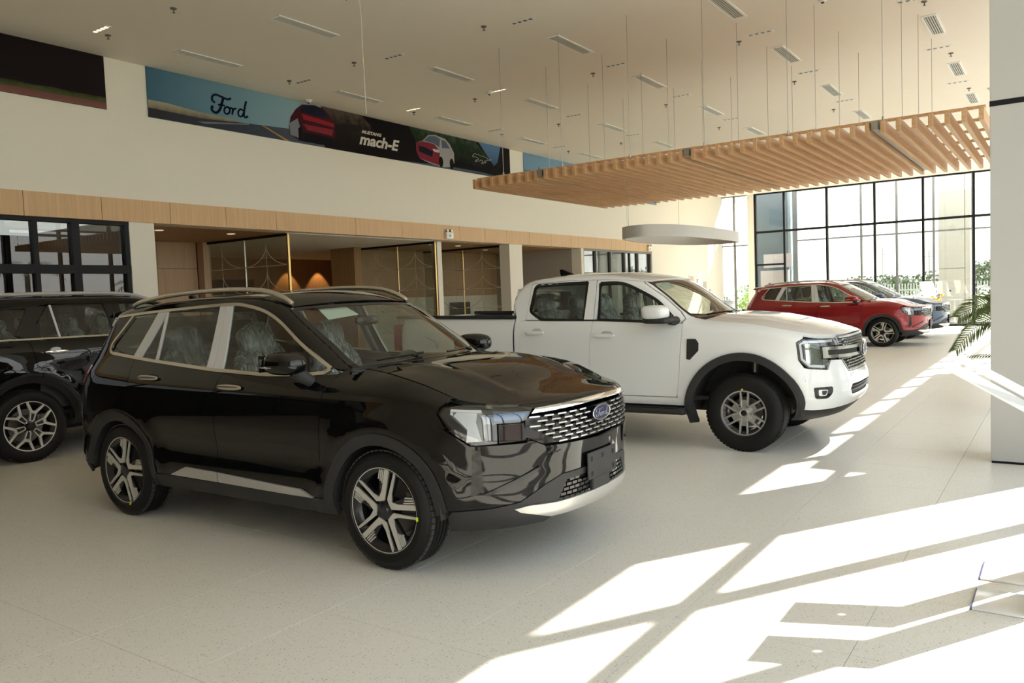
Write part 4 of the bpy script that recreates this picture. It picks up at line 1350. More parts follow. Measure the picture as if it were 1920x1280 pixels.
    ra_o, ra_i = arc(-WBH, ZW, AR, -8, 176, 30), arc(-WBH, ZW, AI, -10, 178, 30)
    panel('arch_cladding', SD, ra_o + ra_i[::-1], M_PLASTIC, root, (.08, .06), off=.010, gap=.0, thick=.05, mirror=True)
    fo, fi = arc(WBH, ZW, AR, 5, 188, 30), arc(WBH, ZW, AI, 2, 190, 30)
    panel('arch_cladding', WR, [(sx(x), z) for x, z in fo + fi[::-1]], M_PLASTIC, root, (.08, .06), off=.010, gap=.0, thick=.05, mirror=True)
    for wx in (WBH, -WBH):
        for s in (-1, 1):
            wheel_well(root, wx, ZW, .43, s * .915, s * .58)
    # handles
    for hx, hz in ((-.977, 1.091), (.003, 1.051)):
        y = float(B(hx, hz))
        for s in (-1, 1):
            sel('door_handle', (hx, s * (y + .016), hz), (.130, .013, .020), M_SATIN, root, 2.6, nu=24, nv=10)
            sel('handle_recess', (hx + .03, s * (y - .004), hz - .004), (.075, .006, .034), M_PLASTIC2, root, 2.2)
    # --- hood
    ss = np.concatenate([np.linspace(0, sy(.80), 26)[:-1], np.linspace(sy(.80), sx(1.03), 30)])
    ze0 = np.array([float(top(float(np.interp(s, bd.S, bd.X)))) - .0015 for s in ss])
    E_ = WR(ss, ze0)
    ex, ey, ez = E_[:, 0], -E_[:, 1], ze0
    od = np.argsort(ex)
    yef = lambda x: np.interp(x, ex[od], ey[od]); zef = lambda x: np.interp(x, ex[od], ez[od])
    def hood_ch(x, y):
        x = np.asarray(x, float); y = np.asarray(y, float)
        ye = np.maximum(yef(x), .02); q = np.clip(np.abs(y) / ye, 0, 1)
        yc = np.interp(x, [1.0, 2.2], [.56, .44])
        ridge = .012 * np.exp(-((np.abs(y) - yc) / .06) ** 2) * sstep((x - 1.1) / .3) * sstep((2.15 - x) / .35)
        return np.stack([x, y, zef(x) + .048 * np.clip(ye / .82, 0, 1) ** 1.5 * (1 - q ** 2.6) + ridge * (1 - q ** 6)], -1)
    cowl = [(1.035 + .17 * (1 - (q * q)), q * .80) for q in np.linspace(-1, 1, 17)]
    hp = [(x, -y) for x, y in zip(ex, ey)][::-1] + [(x, y) for x, y in zip(ex, ey)][1:]
    hp = [p for p in hp if p[0] > 1.04] + cowl[::-1]
    panel('hood', hood_ch, hp, PB, root, (.05, .06), up=True, gap=.003, thick=.03)
    # --- windshield, roof
    tA = smooth_table([(0, .955), (1, .305)])
    def ws_ch(q, t):
        q = np.asarray(q, float); t = np.asarray(t, float)
        xa = .97 + (.300 - .97) * t
        za = top(xa) - .004
        ya = B(xa, za)
        bow = .20 - .075 * t
        return np.stack([xa + bow * (1 - q * q), -q * ya, za + .020 * (1 - q * q)], -1)
    panel('windshield', ws_ch, [(-.99, .0), (.99, .0), (.99, .985), (-.99, .985)], glass('windshield_glass', (.72, .76, .71), .06), root, (.1, .08), up=True, thick=.006)
    for a, b_ in (((-.99, .0), (-.99, .985)), ((.99, .0), (.99, .985))):
        panel('windshield_band', ws_ch, stroke_poly([a, b_], .06), M_PLASTIC2, root, (.2, .08), up=True, off=.001, thick=.004, gap=0)
    panel('windshield_band', ws_ch, [(-.99, .93), (.99, .93), (.99, .99), (-.99, .99)], M_PLASTIC2, root, (.1, .08), up=True, off=.001, thick=.004, gap=0)
    def rf_ch(q, t):
        q = np.asarray(q, float); t = np.asarray(t, float)
        xf = .296 + .125 * (1 - q * q); xr = -1.93 - .02 * (1 - q * q)
        x = xf + (xr - xf) * t
        xe = .296 + (-1.93 - .296) * t
        ze = top(xe) - .0015
        return np.stack([x, -q * B(xe, ze), ze + .032 * (1 - np.abs(q) ** 2.2)], -1)
    panel('roof', rf_ch, [(-1, .0), (1, .0), (1, 1), (-1, 1)], PB, root, (.08, .03), up=True, gap=0, thick=.02)
    # spoiler, tailgate, rear glass, tail lamps
    sp = MB()
    n = 13
    v, f = [], []
    for i in range(n):
        y = -.62 + 1.24 * i / (n - 1)
        c = .03 * (1 - (y / .62) ** 2)
        xr = -1.955 - .08 * (1 - (y / .62) ** 4)
        v += [(-1.88, y, 1.585 + c), (xr, y, 1.560 + c), (xr, y, 1.540 + c), (-1.88, y, 1.535 + c)]
    for i in range(n - 1):
        for k in range(4):
            f.append((4 * i + k, 4 * i + (k + 1) % 4, 4 * i + 4 + (k + 1) % 4, 4 * i + 4 + k))
    f += [(3, 2, 1, 0), tuple(4 * (n - 1) + k for k in range(4))]
    MB().add(v, f).build('roof_spoiler', PB, root, bevel=.006)
    RR = bd.rear
    panel('rear_glass', RR, fillet([(-.60, 1.535, .06), (.60, 1.535, .06), (.66, 1.22, .06), (-.66, 1.22, .06)]), M_CARGLASSD, root, (.08, .05), thick=.01)
    panel('tailgate', RR, [(-.66, 1.215), (.66, 1.215), (.62, 1.05), (.60, .72), (-.60, .72), (-.62, 1.05)], PB, root, (.08, .05))
    lampR = [(qx(1.0), .995), (qx(1.17), 1.165), (-1.985, 1.172), (-1.965, 1.10), (-1.99, 1.02)]
    panel('tail_lamp', WR, [(sx(-2.0), 1.165), (sx(-1.98), 1.10), (sx(-2.01), 1.02), (sry(.70), 1.0), (sry(.36), 1.02), (sry(.36), 1.07), (sry(.70), 1.165)], M_TAIL, root, (.06, .05), off=.006, mirror=True)
    arcR = [(sx(x), z) for x, z in arc(-WBH, ZW, AR, 152, 176, 6)]
    sm_ = bd.smax
    rb = [(sx(-1.80), .62), (sry(.80), .66), (sry(.62), .72), (sm_, .72), (sm_, .40), (sry(.60), .40), (sx(-1.86), .40)] + arcR[::-1][:0] + arcR[::-1]
    panel('rear_bumper', WR, rb, PB, root, (.06, .05), mirror=True)
    panel('rear_bumper_lower', WR, [(sx(-1.855), .39), (sry(.6), .39), (sm_, .39), (sm_, .27), (sry(.6), .27), (sx(-1.92), .29), (sx(-1.84), .355)], M_PLASTIC, root, (.08, .05), mirror=True)
    # --- nose
    chromeB = [(-sy(.575), .965), (0, .982), (sy(.575), .965), (sy(.60), .935), (0, .945), (-sy(.60), .935)]
    chromeB = [(-sy(.575), .955)] + [(s, .955 + .012 * (1 - (s / .6) ** 2)) for s in np.linspace(-.5, .5, 9)] + [(sy(.575), .955), (sy(.60), .930)] + [(s, .930 + .012 * (1 - (s / .6) ** 2)) for s in np.linspace(.5, -.5, 9)] + [(-sy(.60), .930)]
    panel('grille_bar', WR, chromeB, M_CHROME, root, (.06, .05), off=.006, gap=0)
    gr = [(-sy(.62), .915), (sy(.62), .915), (sy(.63), .80), (sy(.52), .745), (0, .725), (-sy(.52), .745), (-sy(.63), .80)]
    panel('grille_backing', WR, gr, M_PLASTIC2, root, (.07, .05), off=-.030, gap=0)
    panel('grille_lip', WR, [(-sy(.66), .985), (sy(.66), .985), (sy(.62), .958), (-sy(.62), .958)], PB, root, (.07, .05), off=-.002, gap=0)
    rows = 7
    for r in range(rows):
        z = .905 - .0262 * r + .006
        n = 13
        for k in range(-7, 8):
            s = .100 * k + (.05 if r % 2 else 0)
            lim = .62 if r < 4 else .62 - .07 * (r - 3)
            if abs(s) > lim or (abs(s) < .12 and abs(z - .868) < .055): continue
            panel('grille_dash', WR, [(s - .036, z - .0038), (s + .036, z - .0038), (s + .031, z + .0038), (s - .031, z + .0038)], M_GRILLE, root, (.2, .2), off=.002, gap=0, thick=.028)
            if r < rows - 1 and abs(s) < lim - .04:
                panel('grille_web', WR, [(s - .033, z - .030), (s - .027, z - .030), (s - .027, z), (s - .033, z)], M_PLASTIC2, root, (.2, .2), off=-.008, gap=0, thick=.02)
    nose_c = WR(np.array([0.0]), np.array([.868]))[0]
    oval_badge(root, (float(nose_c[0]) + .004, 0, .868), 0, .112, .046)
    # head lamps
    hl = [(sx(1.795), .952), (sx(1.83), .985), (sx(1.95), .995), (sy(.70), .982), (sy(.585), .960), (sy(.63), .900), (sy(.66), .888), (sy(.755), .888), (sy(.755), .778), (sy(.835), .772), (sx(1.86), .845)]
    panel('headlamp_housing', WR, hl, M_LAMPIN, root, (.05, .04), off=-.035, gap=.0, mirror=True)
    panel('headlamp_lens', WR, hl, M_LENS, root, (.05, .04), off=.003, gap=.001, thick=.012, mirror=True)
    drl = [(sx(1.86), .972), (sy(.80), .968), (sy(.775), .93), (sy(.775), .79), (sy(.825), .785), (sx(1.93), .86), (sx(1.86), .93)]
    panel('lamp_reflector', WR, drl, pbr('lamp_reflector', (.34, .35, .37), .18, .7, noise=.05), root, (.05, .04), off=-.022, gap=.004, mirror=True)
    panel('daytime_light', WR, stroke_poly([(sx(1.865), .945), (sx(1.875), .972), (sy(.80), .966)], .016), M_DRL, root, (.05, .04), off=-.012, gap=0, mirror=True)
    panel('daytime_light', WR, [(sx(1.875), .940), (sx(1.90), .962), (sy(.815), .958), (sy(.822), .90), (sy(.808), .795), (sy(.850), .790), (sx(1.945), .862)], M_DRL, root, (.05, .04), off=-.014, gap=0, mirror=True)
    for q in (.805, .790):
        panel('lamp_fin', WR, stroke_poly([(sy(q), .945), (sy(q - .004), .795)], .004), M_LAMPIN, root, (.05, .04), off=-.006, gap=0, mirror=True)
    panel('lamp_strip', WR, [(sy(.765), .968), (sy(.60), .952), (sy(.645), .905), (sy(.765), .902)], pbr('lamp_blue_glass', (.10, .14, .20), .1, .6, noise=.05), root, (.05, .04), off=-.012, gap=.002, mirror=True)
    panel('lamp_box', WR, [(sy(.748), .882), (sy(.635), .882), (sy(.622), .782), (sy(.748), .776)], M_PLASTIC2, root, (.05, .04), off=-.02, gap=0, mirror=True)
    panel('lamp_box_lens', WR, [(sy(.742), .876), (sy(.648), .876), (sy(.640), .792), (sy(.742), .784)], pbr('lamp_amber', (.014, .005, .005), .08, .3, noise=.05), root, (.05, .04), off=-.008, gap=.002, mirror=True)
    # bumper skin (one piece across), dark lower surround, skid plate, lower grille
    fb = [(sx(1.79), .80), (sx(1.815), .865), (sy(.84), .768), (sy(.63), .770), (sy(.62), .79), (sy(.52), .738), (0, .718)]
    lowline = [(0, .565), (sy(.40), .560), (sy(.52), .520), (sy(.66), .440), (sy(.78), .415), (sx(1.86), .402)]
    archf = [(sx(x), z) for x, z in arc(WBH, ZW, AR, 6, 47, 9)]
    half = fb[::-1] + archf[::-1] + lowline[::-1]
    panel('front_bumper', WR, half, PB, root, (.05, .045), gap=.0005, mirror=True)
    lo = [(0, .560), (sy(.40), .555), (sy(.52), .515), (sy(.66), .435), (sy(.78), .410), (sx(1.86), .397), (sx(1.83), .36), (sx(1.84), .275), (sy(.80), .275), (sy(.50), .285), (sy(.44), .33), (sy(.43), .41), (sy(.36), .515), (0, .525)]
    panel('bumper_surround', WR, lo, M_PLASTIC, root, (.06, .04), gap=.0005, off=.002, mirror=True)
    panel('lower_grille', WR, [(0, .53), (sy(.37), .52), (sy(.50), .40), (0, .395)], M_DARK, root, (.06, .05), off=-.03, gap=0, mirror=True)
    lat = MB()
    for r in range(5):
        z = .512 - .026 * r
        for k in range(-9, 10):
            s = .052 * k + (.026 if r % 2 else 0)
            if abs(s) > .36 + .03 * r or abs(s) < .13: continue
            a = WR(np.array([s - .021, s + .021, s + .021, s - .021]), np.array([z - .008, z - .008, z + .008, z + .008]))
            b_ = a - np.array([.025, 0, 0])
            lat.add([tuple(q) for q in a] + [tuple(q) for q in b_], BOXF)
    lat.build('grille_mesh', M_PLASTIC2, root)['kind'] = 'stuff'
    sk = [(0, .400), (sy(.44), .402), (sy(.62), .412), (sy(.69), .400), (sy(.665), .378), (sy(.48), .325), (0, .318)]
    panel('skid_plate', WR, sk, M_SILVER, root, (.06, .03), off=.012, gap=0, mirror=True)
    panel('bumper_slit', WR, [(sy(.835), .745), (sy(.812), .745), (sy(.800), .520), (sy(.838), .480)], M_PLASTIC2, root, (.05, .05), off=.0025, gap=0, thick=.01, mirror=True)
    panel('bumper_fin', WR, [(sy(.80), .50), (sy(.62), .60), (sy(.56), .63), (sy(.55), .615), (sy(.62), .575), (sy(.79), .485)], M_PLASTIC2, root, (.05, .05), off=.012, gap=0, thick=.02, mirror=True)
    # number plate bracket
    xp = float(noseX(.56)) + .012
    pl = bx('plate_bracket', xp, xp + .012, -.185, .185, .475, .640, M_PLASTIC, root, bevel=.006)
    for (y, z) in ((-.14, .60), (0, .60), (.14, .60), (-.14, .51), (.14, .51)):
        bx('clip_hole', xp + .010, xp + .0125, y - .013, y + .013, z - .014, z + .014, pbr('bracket_hole', (.004, .004, .004), .9, noise=.1), pl)
    MB().box(xp - .03, xp + .004, -.11, .11, .40, .48).build('bracket_foot', M_PLASTIC, root, bevel=.01)
    # mirrors
    for s in (-1, 1):
        m = sel('door_mirror', (.665, s * 1.000, 1.228), (.150, .098, .072), PB, root, 2.7, (-.10, 0), 28, 16)
        sel('mirror_lamp', (.61, s * 1.065, 1.208), (.10, .033, .008), M_SATIN, m, 2.4)
        MB().tube([(.73, s * .975, 1.185), (.755, s * .935, 1.140), (.77, s * .885, 1.105)], [.055, .042, .035], 12).build('mirror_foot', M_PLASTIC, m, smooth=True)
        MB().box(.512, .518, s * 1.0 - .08, s * 1.0 + .08, 1.175, 1.28).build('mirror_glass', M_CHROME, m)
    # roof rails
    rail = crom([(-1.66, -.575, 1.628), (-1.50, -.575, 1.668), (-1.0, -.578, 1.712), (-.4, -.585, 1.722), (.0, -.590, 1.700), (.20, -.592, 1.648), (.30, -.594, 1.598)], 6)
    ro = MB()
    ro.tube(rail, [.012] + [.019] * (len(rail) - 2) + [.012], 10)
    r1 = ro.build('roof_rail', M_SATIN, root, smooth=True)
    mirror_of(r1)
    MB().prism([(-1.70, 1.65), (-1.55, 1.655), (-1.68, 1.715), (-1.72, 1.715)], -.02, .02, lambda u, v, w: (u, w, v)).build('aerial_fin', PB, root, bevel=.008)
    # cowl + wipers
    cw = MB()
    v, f = [], []
    for i, q in enumerate(np.linspace(-1, 1, 17)):
        P0 = ws_ch(np.array([q * .98]), np.array([.03]))[0]
        P1 = (1.05 + .17 * (1 - q * q), -q * .81)
        z1_ = float(hood_ch(np.array([P1[0]]), np.array([P1[1]]))[0][2]) - .016
        v += [(P0[0] - .02, P0[1], P0[2] - .004), (P1[0], P1[1], z1_)]
        if i: f.append((2 * i - 2, 2 * i, 2 * i + 1, 2 * i - 1))
    from_py('cowl', v, f, M_PLASTIC, root)
    for (q0, q1) in ((.80, .28), (-.02, -.62)):
        pts = [ws_ch(np.array([q]), np.array([t]))[0] + np.array([.012, 0, .018]) for q, t in zip(np.linspace(q0, q1, 8), np.linspace(.035, .075, 8))]
        w_ = MB().tube([tuple(p) for p in pts], .008, 6).build('wiper', M_PLASTIC2, root, smooth=True)
        P2 = pts[5]
        MB().tube([tuple(P2 + np.array([.05, 0, -.012])), tuple(P2)], .010, 6).build('wiper_arm', M_PLASTIC2, w_)
    # paper notices behind the glass
    panel('windshield_notice', ws_ch, [(.34, .80), (.74, .76), (.72, .945), (.36, .965)], M_PAPER, root, (.2, .2), up=True, off=-.012, gap=0, thick=.002)
    # cabin
    panel('door_trim', SD, [(-1.25, .5), (.90, .5), (.90, 1.13), (-.2, 1.13), (-1.25, 1.2)], M_SEAT, root, (.2, .1), off=-.07, gap=0, mirror=True)
    common_cabin(root)
    bx('tailgate_trim', -2.0, -1.95, -.7, .7, .5, 1.1, M_SEAT, root)
    bx('luggage_cover', -2.0, -1.45, -.70, .70, 1.0, 1.03, M_SEAT, root)
    sel('interior_mirror', (.42, 0, 1.46), (.02, .12, .035), M_PLASTIC2, root, 3)
    bx('underbody', -2.0, 1.85, -.62, .62, .24, .30, M_DARK, root)
    # wheels
    w = build_wheel(root, 'wheel', RW, .235, .258, 'double_v', (WBH, -.812, RW))
    build_wheel(root, 'wheel', RW, .235, .258, 'double_v', (-WBH, -.812, RW), src=w)
    build_wheel(root, 'wheel', RW, .235, .258, 'double_v', (WBH, .812, RW), True, src=w)
    build_wheel(root, 'wheel', RW, .235, .258, 'double_v', (-WBH, .812, RW), True, src=w)
    for (x, a) in ((WBH, -4), (-WBH, -74)):
        px_, pz_ = pol(.268, a)
        bx('chalk_mark', x + px_ - .010, x + px_ + .010, -.9285, -.922, RW + pz_ - .012, RW + pz_ + .012, M_CHALK, root)

suv = thing('black_suv', 'glossy black SUV with a mesh grille and silver skid plate, nearest the camera', 'car', (-4.694, 4.271, 0), .018)
build_suv(suv, PAINT_BLACK)
# ---------------------------------------------------------------- white double-cab pickup
def build_pickup(root, PB):
    WBH, RW, ZW = 1.635, .382, .382
    top = smooth_table([(-3.2, 1.60), (-1.06, 1.60), (-1.0, 1.685), (-.92, 1.745), (-.80, 1.778), (-.34, 1.808), (.08, 1.795), (.36, 1.757), (.56, 1.705), (.78, 1.56), (.98, 1.395), (1.10, 1.325), (1.22, 1.298), (1.68, 1.255), (2.0, 1.205), (2.2, 1.168), (2.36, 1.135), (2.6, 1.115)])
    prof = smooth_table([(.25, .80), (.36, .87), (.45, .905), (.55, .918), (.70, .920), (.90, .926), (1.05, .930), (1.16, .924), (1.25, .905), (1.33, .868), (1.5, .808), (1.65, .758), (1.82, .70)])
    def B(x, z):
        x = np.asarray(x, float); z = np.asarray(z, float)
        b = prof(z)
        b = b - .05 * sstep((x - .5) / .6) * sstep((z - 1.22) / .12) * (1 - sstep((x - 1.2) / .5))
        rr = np.hypot(x - WBH, z - ZW)
        b = b + .020 * np.exp(-((rr - .60) / .09) ** 2) * (z > ZW)
        zt = top(x); r = .10
        q = np.clip((z - (zt - r)) / r, 0, .985)
        return b - .085 * (1 - np.sqrt(1 - q * q))
    noseX = smooth_table([(.25, 2.28), (.34, 2.42), (.44, 2.52), (.52, 2.570), (.60, 2.58), (.70, 2.575), (.76, 2.553), (.85, 2.538), (1.0, 2.525), (1.09, 2.512), (1.13, 2.490), (1.18, 2.44), (1.3, 2.34)])
    tailX = smooth_table([(.2, -2.78), (.5, -2.80), (1.4, -2.80)])
    bd = Body(2.58, 1.75, 3.0, -2.80, -2.45, 5.0, .93, noseX, tailX, B, top)
    sx, sy, sry, SD, WR = bd.sx, bd.sy, bd.sry, bd.side, bd.wrap
    AR, AI = .588, .520
    # doors below the belt
    belt = lambda x: float(np.interp(x, [-1, .1, .95, 1.1], [1.332, 1.318, 1.278, 1.27]))
    bl = lambda a, b_: [(x, belt(x) - .014) for x in np.linspace(a, b_, 6)]
    cutB = [(.018, belt(.018) - .014), (-.012, 1.0), (-.030, .80), (-.032, .515)]
    cutF = sm([(1.035, 1.300), (1.030, 1.15), (1.008, .95), (.985, .70), (.965, .515)], 4)
    panel('front_door', SD, fillet([(-.032, .515, .03)]) + cutB[:-1][::-1] + bl(.018, 1.02) + cutF[:-1] + [(.955, .515)], PB, root, (.09, .05), mirror=True)
    panel('rear_door', SD, fillet([(-.905, .515, .06), (-.905, 1.31, .01)]) + bl(-.90, .018) + cutB, PB, root, (.09, .05), mirror=True)
    # cab corner behind the rear door, rocker
    cab = [(-.968, .44), (-.968, 1.42)] + [(x, float(top(x)) - .002) for x in (-1.04, -1.0, -.97, -.93, -.88)] + [(-.84, 1.715), (-.835, 1.42), (-.81, 1.38), (-.86, 1.318), (-.905, 1.31), (-.905, .515)] + [(1.10, .515), (1.13, .44)]
    panel('cab_corner', SD, [(-.968, .44), (-.975, 1.36), (-1.03, 1.52)] + [(x, float(top(x)) - .002) for x in (-1.045, -1.0, -.96, -.92, -.87, -.84)] + [(-.83, 1.72), (-.84, 1.45), (-.85, 1.32), (-.905, 1.315), (-.905, .515), (-.86, .44)], PB, root, (.05, .05), gap=0, mirror=True)
    panel('rocker', SD, [(-.90, .43), (-.90, .510), (1.02, .510), (1.10, .50), (1.12, .43)], PB, root, (.12, .04), gap=.001, mirror=True)
    # window surrounds: roof strip, frame strips, pillars
    panel('roof_side', SD, [(x, float(top(x)) - .002) for x in np.linspace(-.84, .54, 16)] + [(.53, 1.708), (.36, 1.728), (.08, 1.744), (-.34, 1.750), (-.83, 1.735)], PB, root, (.07, .03), gap=.001, mirror=True)
    panel('door_frame', SD, [(.010, 1.742), (.08, 1.742), (.36, 1.725), (.53, 1.704), (.55, 1.69), (.78, 1.535), (.97, 1.375), (1.035, 1.31), (.99, 1.268), (.952, 1.274), (.745, 1.48), (.545, 1.597), (.305, 1.694), (.050, 1.705), (.050, 1.312), (.02, 1.312)], PB, root, (.07, .04), gap=.0015, mirror=True)
    panel('door_frame', SD, [(-.002, 1.742), (-.34, 1.746), (-.825, 1.728), (-.835, 1.45), (-.845, 1.325), (-.63, 1.322), (-.735, 1.378), (-.800, 1.425), (-.772, 1.712), (-.108, 1.720), (-.108, 1.314), (.014, 1.312)], PB, root, (.07, .04), gap=.0015, mirror=True)
    panel('a_pillar', SD, [(.56, 1.69)] + [(x, float(top(x)) - .002) for x in np.linspace(.56, 1.08, 10)] + [(1.045, 1.305), (.98, 1.378), (.79, 1.538)], PB, root, (.05, .03), gap=.001, mirror=True)
    g = dict(gap=0, thick=.006, mirror=True)
    rg = fillet([(-.772, 1.712, .05), (-.108, 1.720, .01), (-.108, 1.312, .0), (-.64, 1.325, .05), (-.742, 1.382, .03), (-.803, 1.425, .04)])
    fg = sm([(.050, 1.705), (.305, 1.694), (.545, 1.597), (.745, 1.48), (.955, 1.272)], 5) + [(.08, 1.312)]
    for nm, pl in (('rear_door_glass', rg), ('front_door_glass', fg)):
        panel(nm, SD, pl, M_CARGLASS, root, (.08, .05), off=-.014, **g)
        cl = pl + [pl[0]]
        panel('window_seal', SD, stroke_poly(cl[:-1] + [cl[0]], .030), M_PLASTIC2, root, (.09, .05), off=.001, gap=0, thick=.02, mirror=True)
    panel('belt_strip', SD, stroke_poly([(-.64, 1.318), (.1, 1.306), (.97, 1.264)], .016), M_PLASTIC2, root, (.1, .05), off=.004, gap=0, mirror=True)
    # fender
    ce = lambda pts: [(sx(x), z) for x, z in pts]
    fa = [(sx(x), z) for x, z in arc(WBH, ZW, AR, 168, 22, 26)]
    tx = np.linspace(1.06, 2.24, 16)
    fender = ce(cutF[::-1][:-1]) + [(sx(1.045), 1.305)] + [(sx(x), float(top(x)) - .002) for x in tx] + [(sx(2.235), 1.105), (sx(2.165), 1.065), (sx(2.175), .90), (sx(2.22), .83), (sx(2.215), .70)] + fa[::-1] + [(sx(1.10), .43)]
    panel('front_fender', WR, fender, PB, root, (.06, .045), mirror=True)
    panel('fender_vent', WR, ce([(1.088, 1.105), (1.178, 1.105), (1.206, 1.065), (1.203, .990), (1.112, .897), (1.078, .905)]), M_PLASTIC, root, (.05, .05), off=.008, gap=0, mirror=True)
    for cx, ch, conv in ((WBH, WR, True), (-WBH, SD, False)):
        ring = arc(cx, ZW, AR + .004, 2, 178, 34) + arc(cx, ZW, AI, -2, 182, 34)[::-1]
        panel('arch_flare', ch, [(sx(x), z) for x, z in ring] if conv else ring, M_PLASTIC, root, (.08, .06), off=.026, gap=0, thick=.06, mirror=True)
        for s in (-1, 1):
            wheel_well(root, cx, ZW, .545, s * .915, s * .50)
    panel('mud_flap', SD, [(1.07, .52), (1.14, .45), (1.15, .26), (1.05, .24), (1.04, .42)], M_PLASTIC, root, (.1, .1), off=.012, gap=0, thick=.03, mirror=True)
    # running boards
    for s in (-1, 1):
        rb = MB().prism([(.82, .335), (1.00, .345), (1.02, .375), (1.00, .405), (.82, .412)], -.95, 1.06, lambda u, v, w: (w, s * u, v)).build('running_board', M_PLASTIC, root, bevel=.012)
        bx('tread_pad', -.85, .98, min(s * .86, s * .99), max(s * .86, s * .99), .408, .413, M_RUBBER, rb)
    # handles
    for hx, hz in ((-.685, 1.182), (.178, 1.146)):
        y = float(B(hx, hz))
        for s in (-1, 1):
            sel('door_handle', (hx, s * (y + .030), hz), (.125, .014, .021), PB, root, 2.8, nu=24, nv=10)
            sel('handle_recess', (hx + .02, s * (y - .003), hz + .008), (.070, .006, .042), M_FILM, root, 2.4)  # grey blob, coloured to stand in for the shade behind the handle
    # hood
    ss = np.concatenate([np.linspace(0, sy(.78), 26)[:-1], np.linspace(sy(.78), sx(1.22), 30)])
    ze0 = np.array([float(top(float(np.interp(s, bd.S, bd.X)))) - .002 for s in ss])
    E_ = WR(ss, ze0)
    ex, ey, ez = E_[:, 0], -E_[:, 1], ze0
    od = np.argsort(ex)
    yef = lambda x: np.interp(x, ex[od], ey[od]); zef = lambda x: np.interp(x, ex[od], ez[od])
    def hood_ch(x, y):
        x = np.asarray(x, float); y = np.asarray(y, float)
        ye = np.maximum(yef(x), .02); q = np.clip(np.abs(y) / ye, 0, 1)
        yc = np.interp(x, [1.2, 2.4], [.62, .50])
        plat = .016 * sstep((yc - np.abs(y)) / .07 + .5) * sstep((x - 1.2) / .3) * sstep((2.48 - x) / .3)
        return np.stack([x, y, zef(x) + .055 * np.clip(ye / .8, 0, 1) ** 1.2 * (1 - q ** 2.6) + plat], -1)
    cowl = [(1.235 + .12 * (1 - q * q), q * .80) for q in np.linspace(-1, 1, 15)]
    hp = [(x, -y) for x, y in zip(ex, ey)][::-1] + [(x, y) for x, y in zip(ex, ey)][1:]
    hp = [p for p in hp if p[0] > 1.24] + cowl[::-1]
    panel('hood', hood_ch, hp, PB, root, (.05, .05), up=True, gap=.003, thick=.04)
    # windshield, roof
    def ws_ch(q, t):
        q = np.asarray(q, float); t = np.asarray(t, float)
        xa = 1.14 + (.560 - 1.14) * t
        za = top(xa) - .004
        bow = .17 - .07 * t
        return np.stack([xa + bow * (1 - q * q), -q * B(xa, za), za + .02 * (1 - q * q)], -1)
    panel('windshield', ws_ch, [(-.985, 0), (.985, 0), (.985, .985), (-.985, .985)], MATS['windshield_glass'], root, (.1, .08), up=True, thick=.006)
    for a, b_ in (((-.98, .0), (-.98, .985)), ((.98, .0), (.98, .985))):
        panel('windshield_band', ws_ch, stroke_poly([a, b_], .05), M_PLASTIC2, root, (.2, .08), up=True, off=.001, thick=.004, gap=0)
    panel('windshield_notice', ws_ch, [(.50, .80), (.86, .74), (.86, .93), (.52, .95)], M_PAPER, root, (.2, .2), up=True, off=-.012, gap=0, thick=.002)
    panel('windshield_notice', ws_ch, [(-.42, .20), (-.30, .17), (-.32, .36), (-.44, .38)], M_PAPER, root, (.2, .2), up=True, off=-.012, gap=0, thick=.002)
    def rf_ch(q, t):
        q = np.asarray(q, float); t = np.asarray(t, float)
        xf = .556 + .10 * (1 - q * q)
        x = xf + (-1.03 - .05 * (1 - q * q) - xf) * t
        xe = .556 + (-1.03 - .556) * t
        ze = top(xe) - .002
        return np.stack([x, -q * B(xe, ze), ze + .030 * (1 - np.abs(q) ** 2.4)], -1)
    panel('roof', rf_ch, [(-1, 0), (1, 0), (1, 1), (-1, 1)], PB, root, (.08, .03), up=True, gap=0, thick=.02)
    bkch = lambda y, z: np.stack([-1.02 - .05 * (1 - (y / .9) ** 2) + .0 * z - .03 * sstep((z - 1.3) / .2) + .03 * sstep((z - 1.5) / .12), -y, z + 0 * y], -1)
    panel('rear_window', bkch, fillet([(-.62, 1.40, .05), (.62, 1.40, .05), (.58, 1.64, .05), (-.58, 1.64, .05)]), M_CARGLASSD, root, (.1, .08), thick=.01, off=.003)
    for pl in ([(-.86, .55), (.86, .55), (.84, 1.40), (-.84, 1.40)], [(-.80, 1.40), (-.60, 1.40), (-.58, 1.68), (-.70, 1.68)], [(.80, 1.40), (.60, 1.40), (.58, 1.68), (.70, 1.68)]):
        panel('cab_back', bkch, pl, PB, root, (.1, .1), gap=0)
    MB().prism([(-.85, 1.825), (-.66, 1.835), (-.82, 1.905), (-.865, 1.905)], -.02, .02, lambda u, v, w: (u, w, v)).build('aerial_fin', M_PLASTIC2, root, bevel=.008)
    # cargo bed
    ra = arc(-WBH, ZW, AR, 14, 166, 26)
    bed = [(-1.0, .50), (-1.0, 1.338), (-2.74, 1.372), (-2.76, .55), (-2.235, .52)] + ra[::-1] + [(-1.055, .50)]
    panel('bed_side', SD, bed, PB, root, (.12, .06), mirror=True)
    for s in (-1, 1):
        MB().prism([(-1.0, 1.338), (-1.0, 1.378), (-2.76, 1.410), (-2.76, 1.37)], .80, .885, lambda u, v, w: (u, s * w, v)).build('bed_rail', M_PLASTIC, root, bevel=.008)
        bx('bed_wall', -2.72, -1.03, min(s * .76, s * .80), max(s * .76, s * .80), .80, 1.36, M_DARK, root)
    bx('bed_floor', -2.74, -1.02, -.78, .78, .76, .80, M_DARK, root)
    bx('bed_front', -1.06, -1.02, -.80, .80, .50, 1.34, PB, root)
    bx('tailgate', -2.83, -2.76, -.74, .74, .62, 1.37, PB, root, bevel=.015)
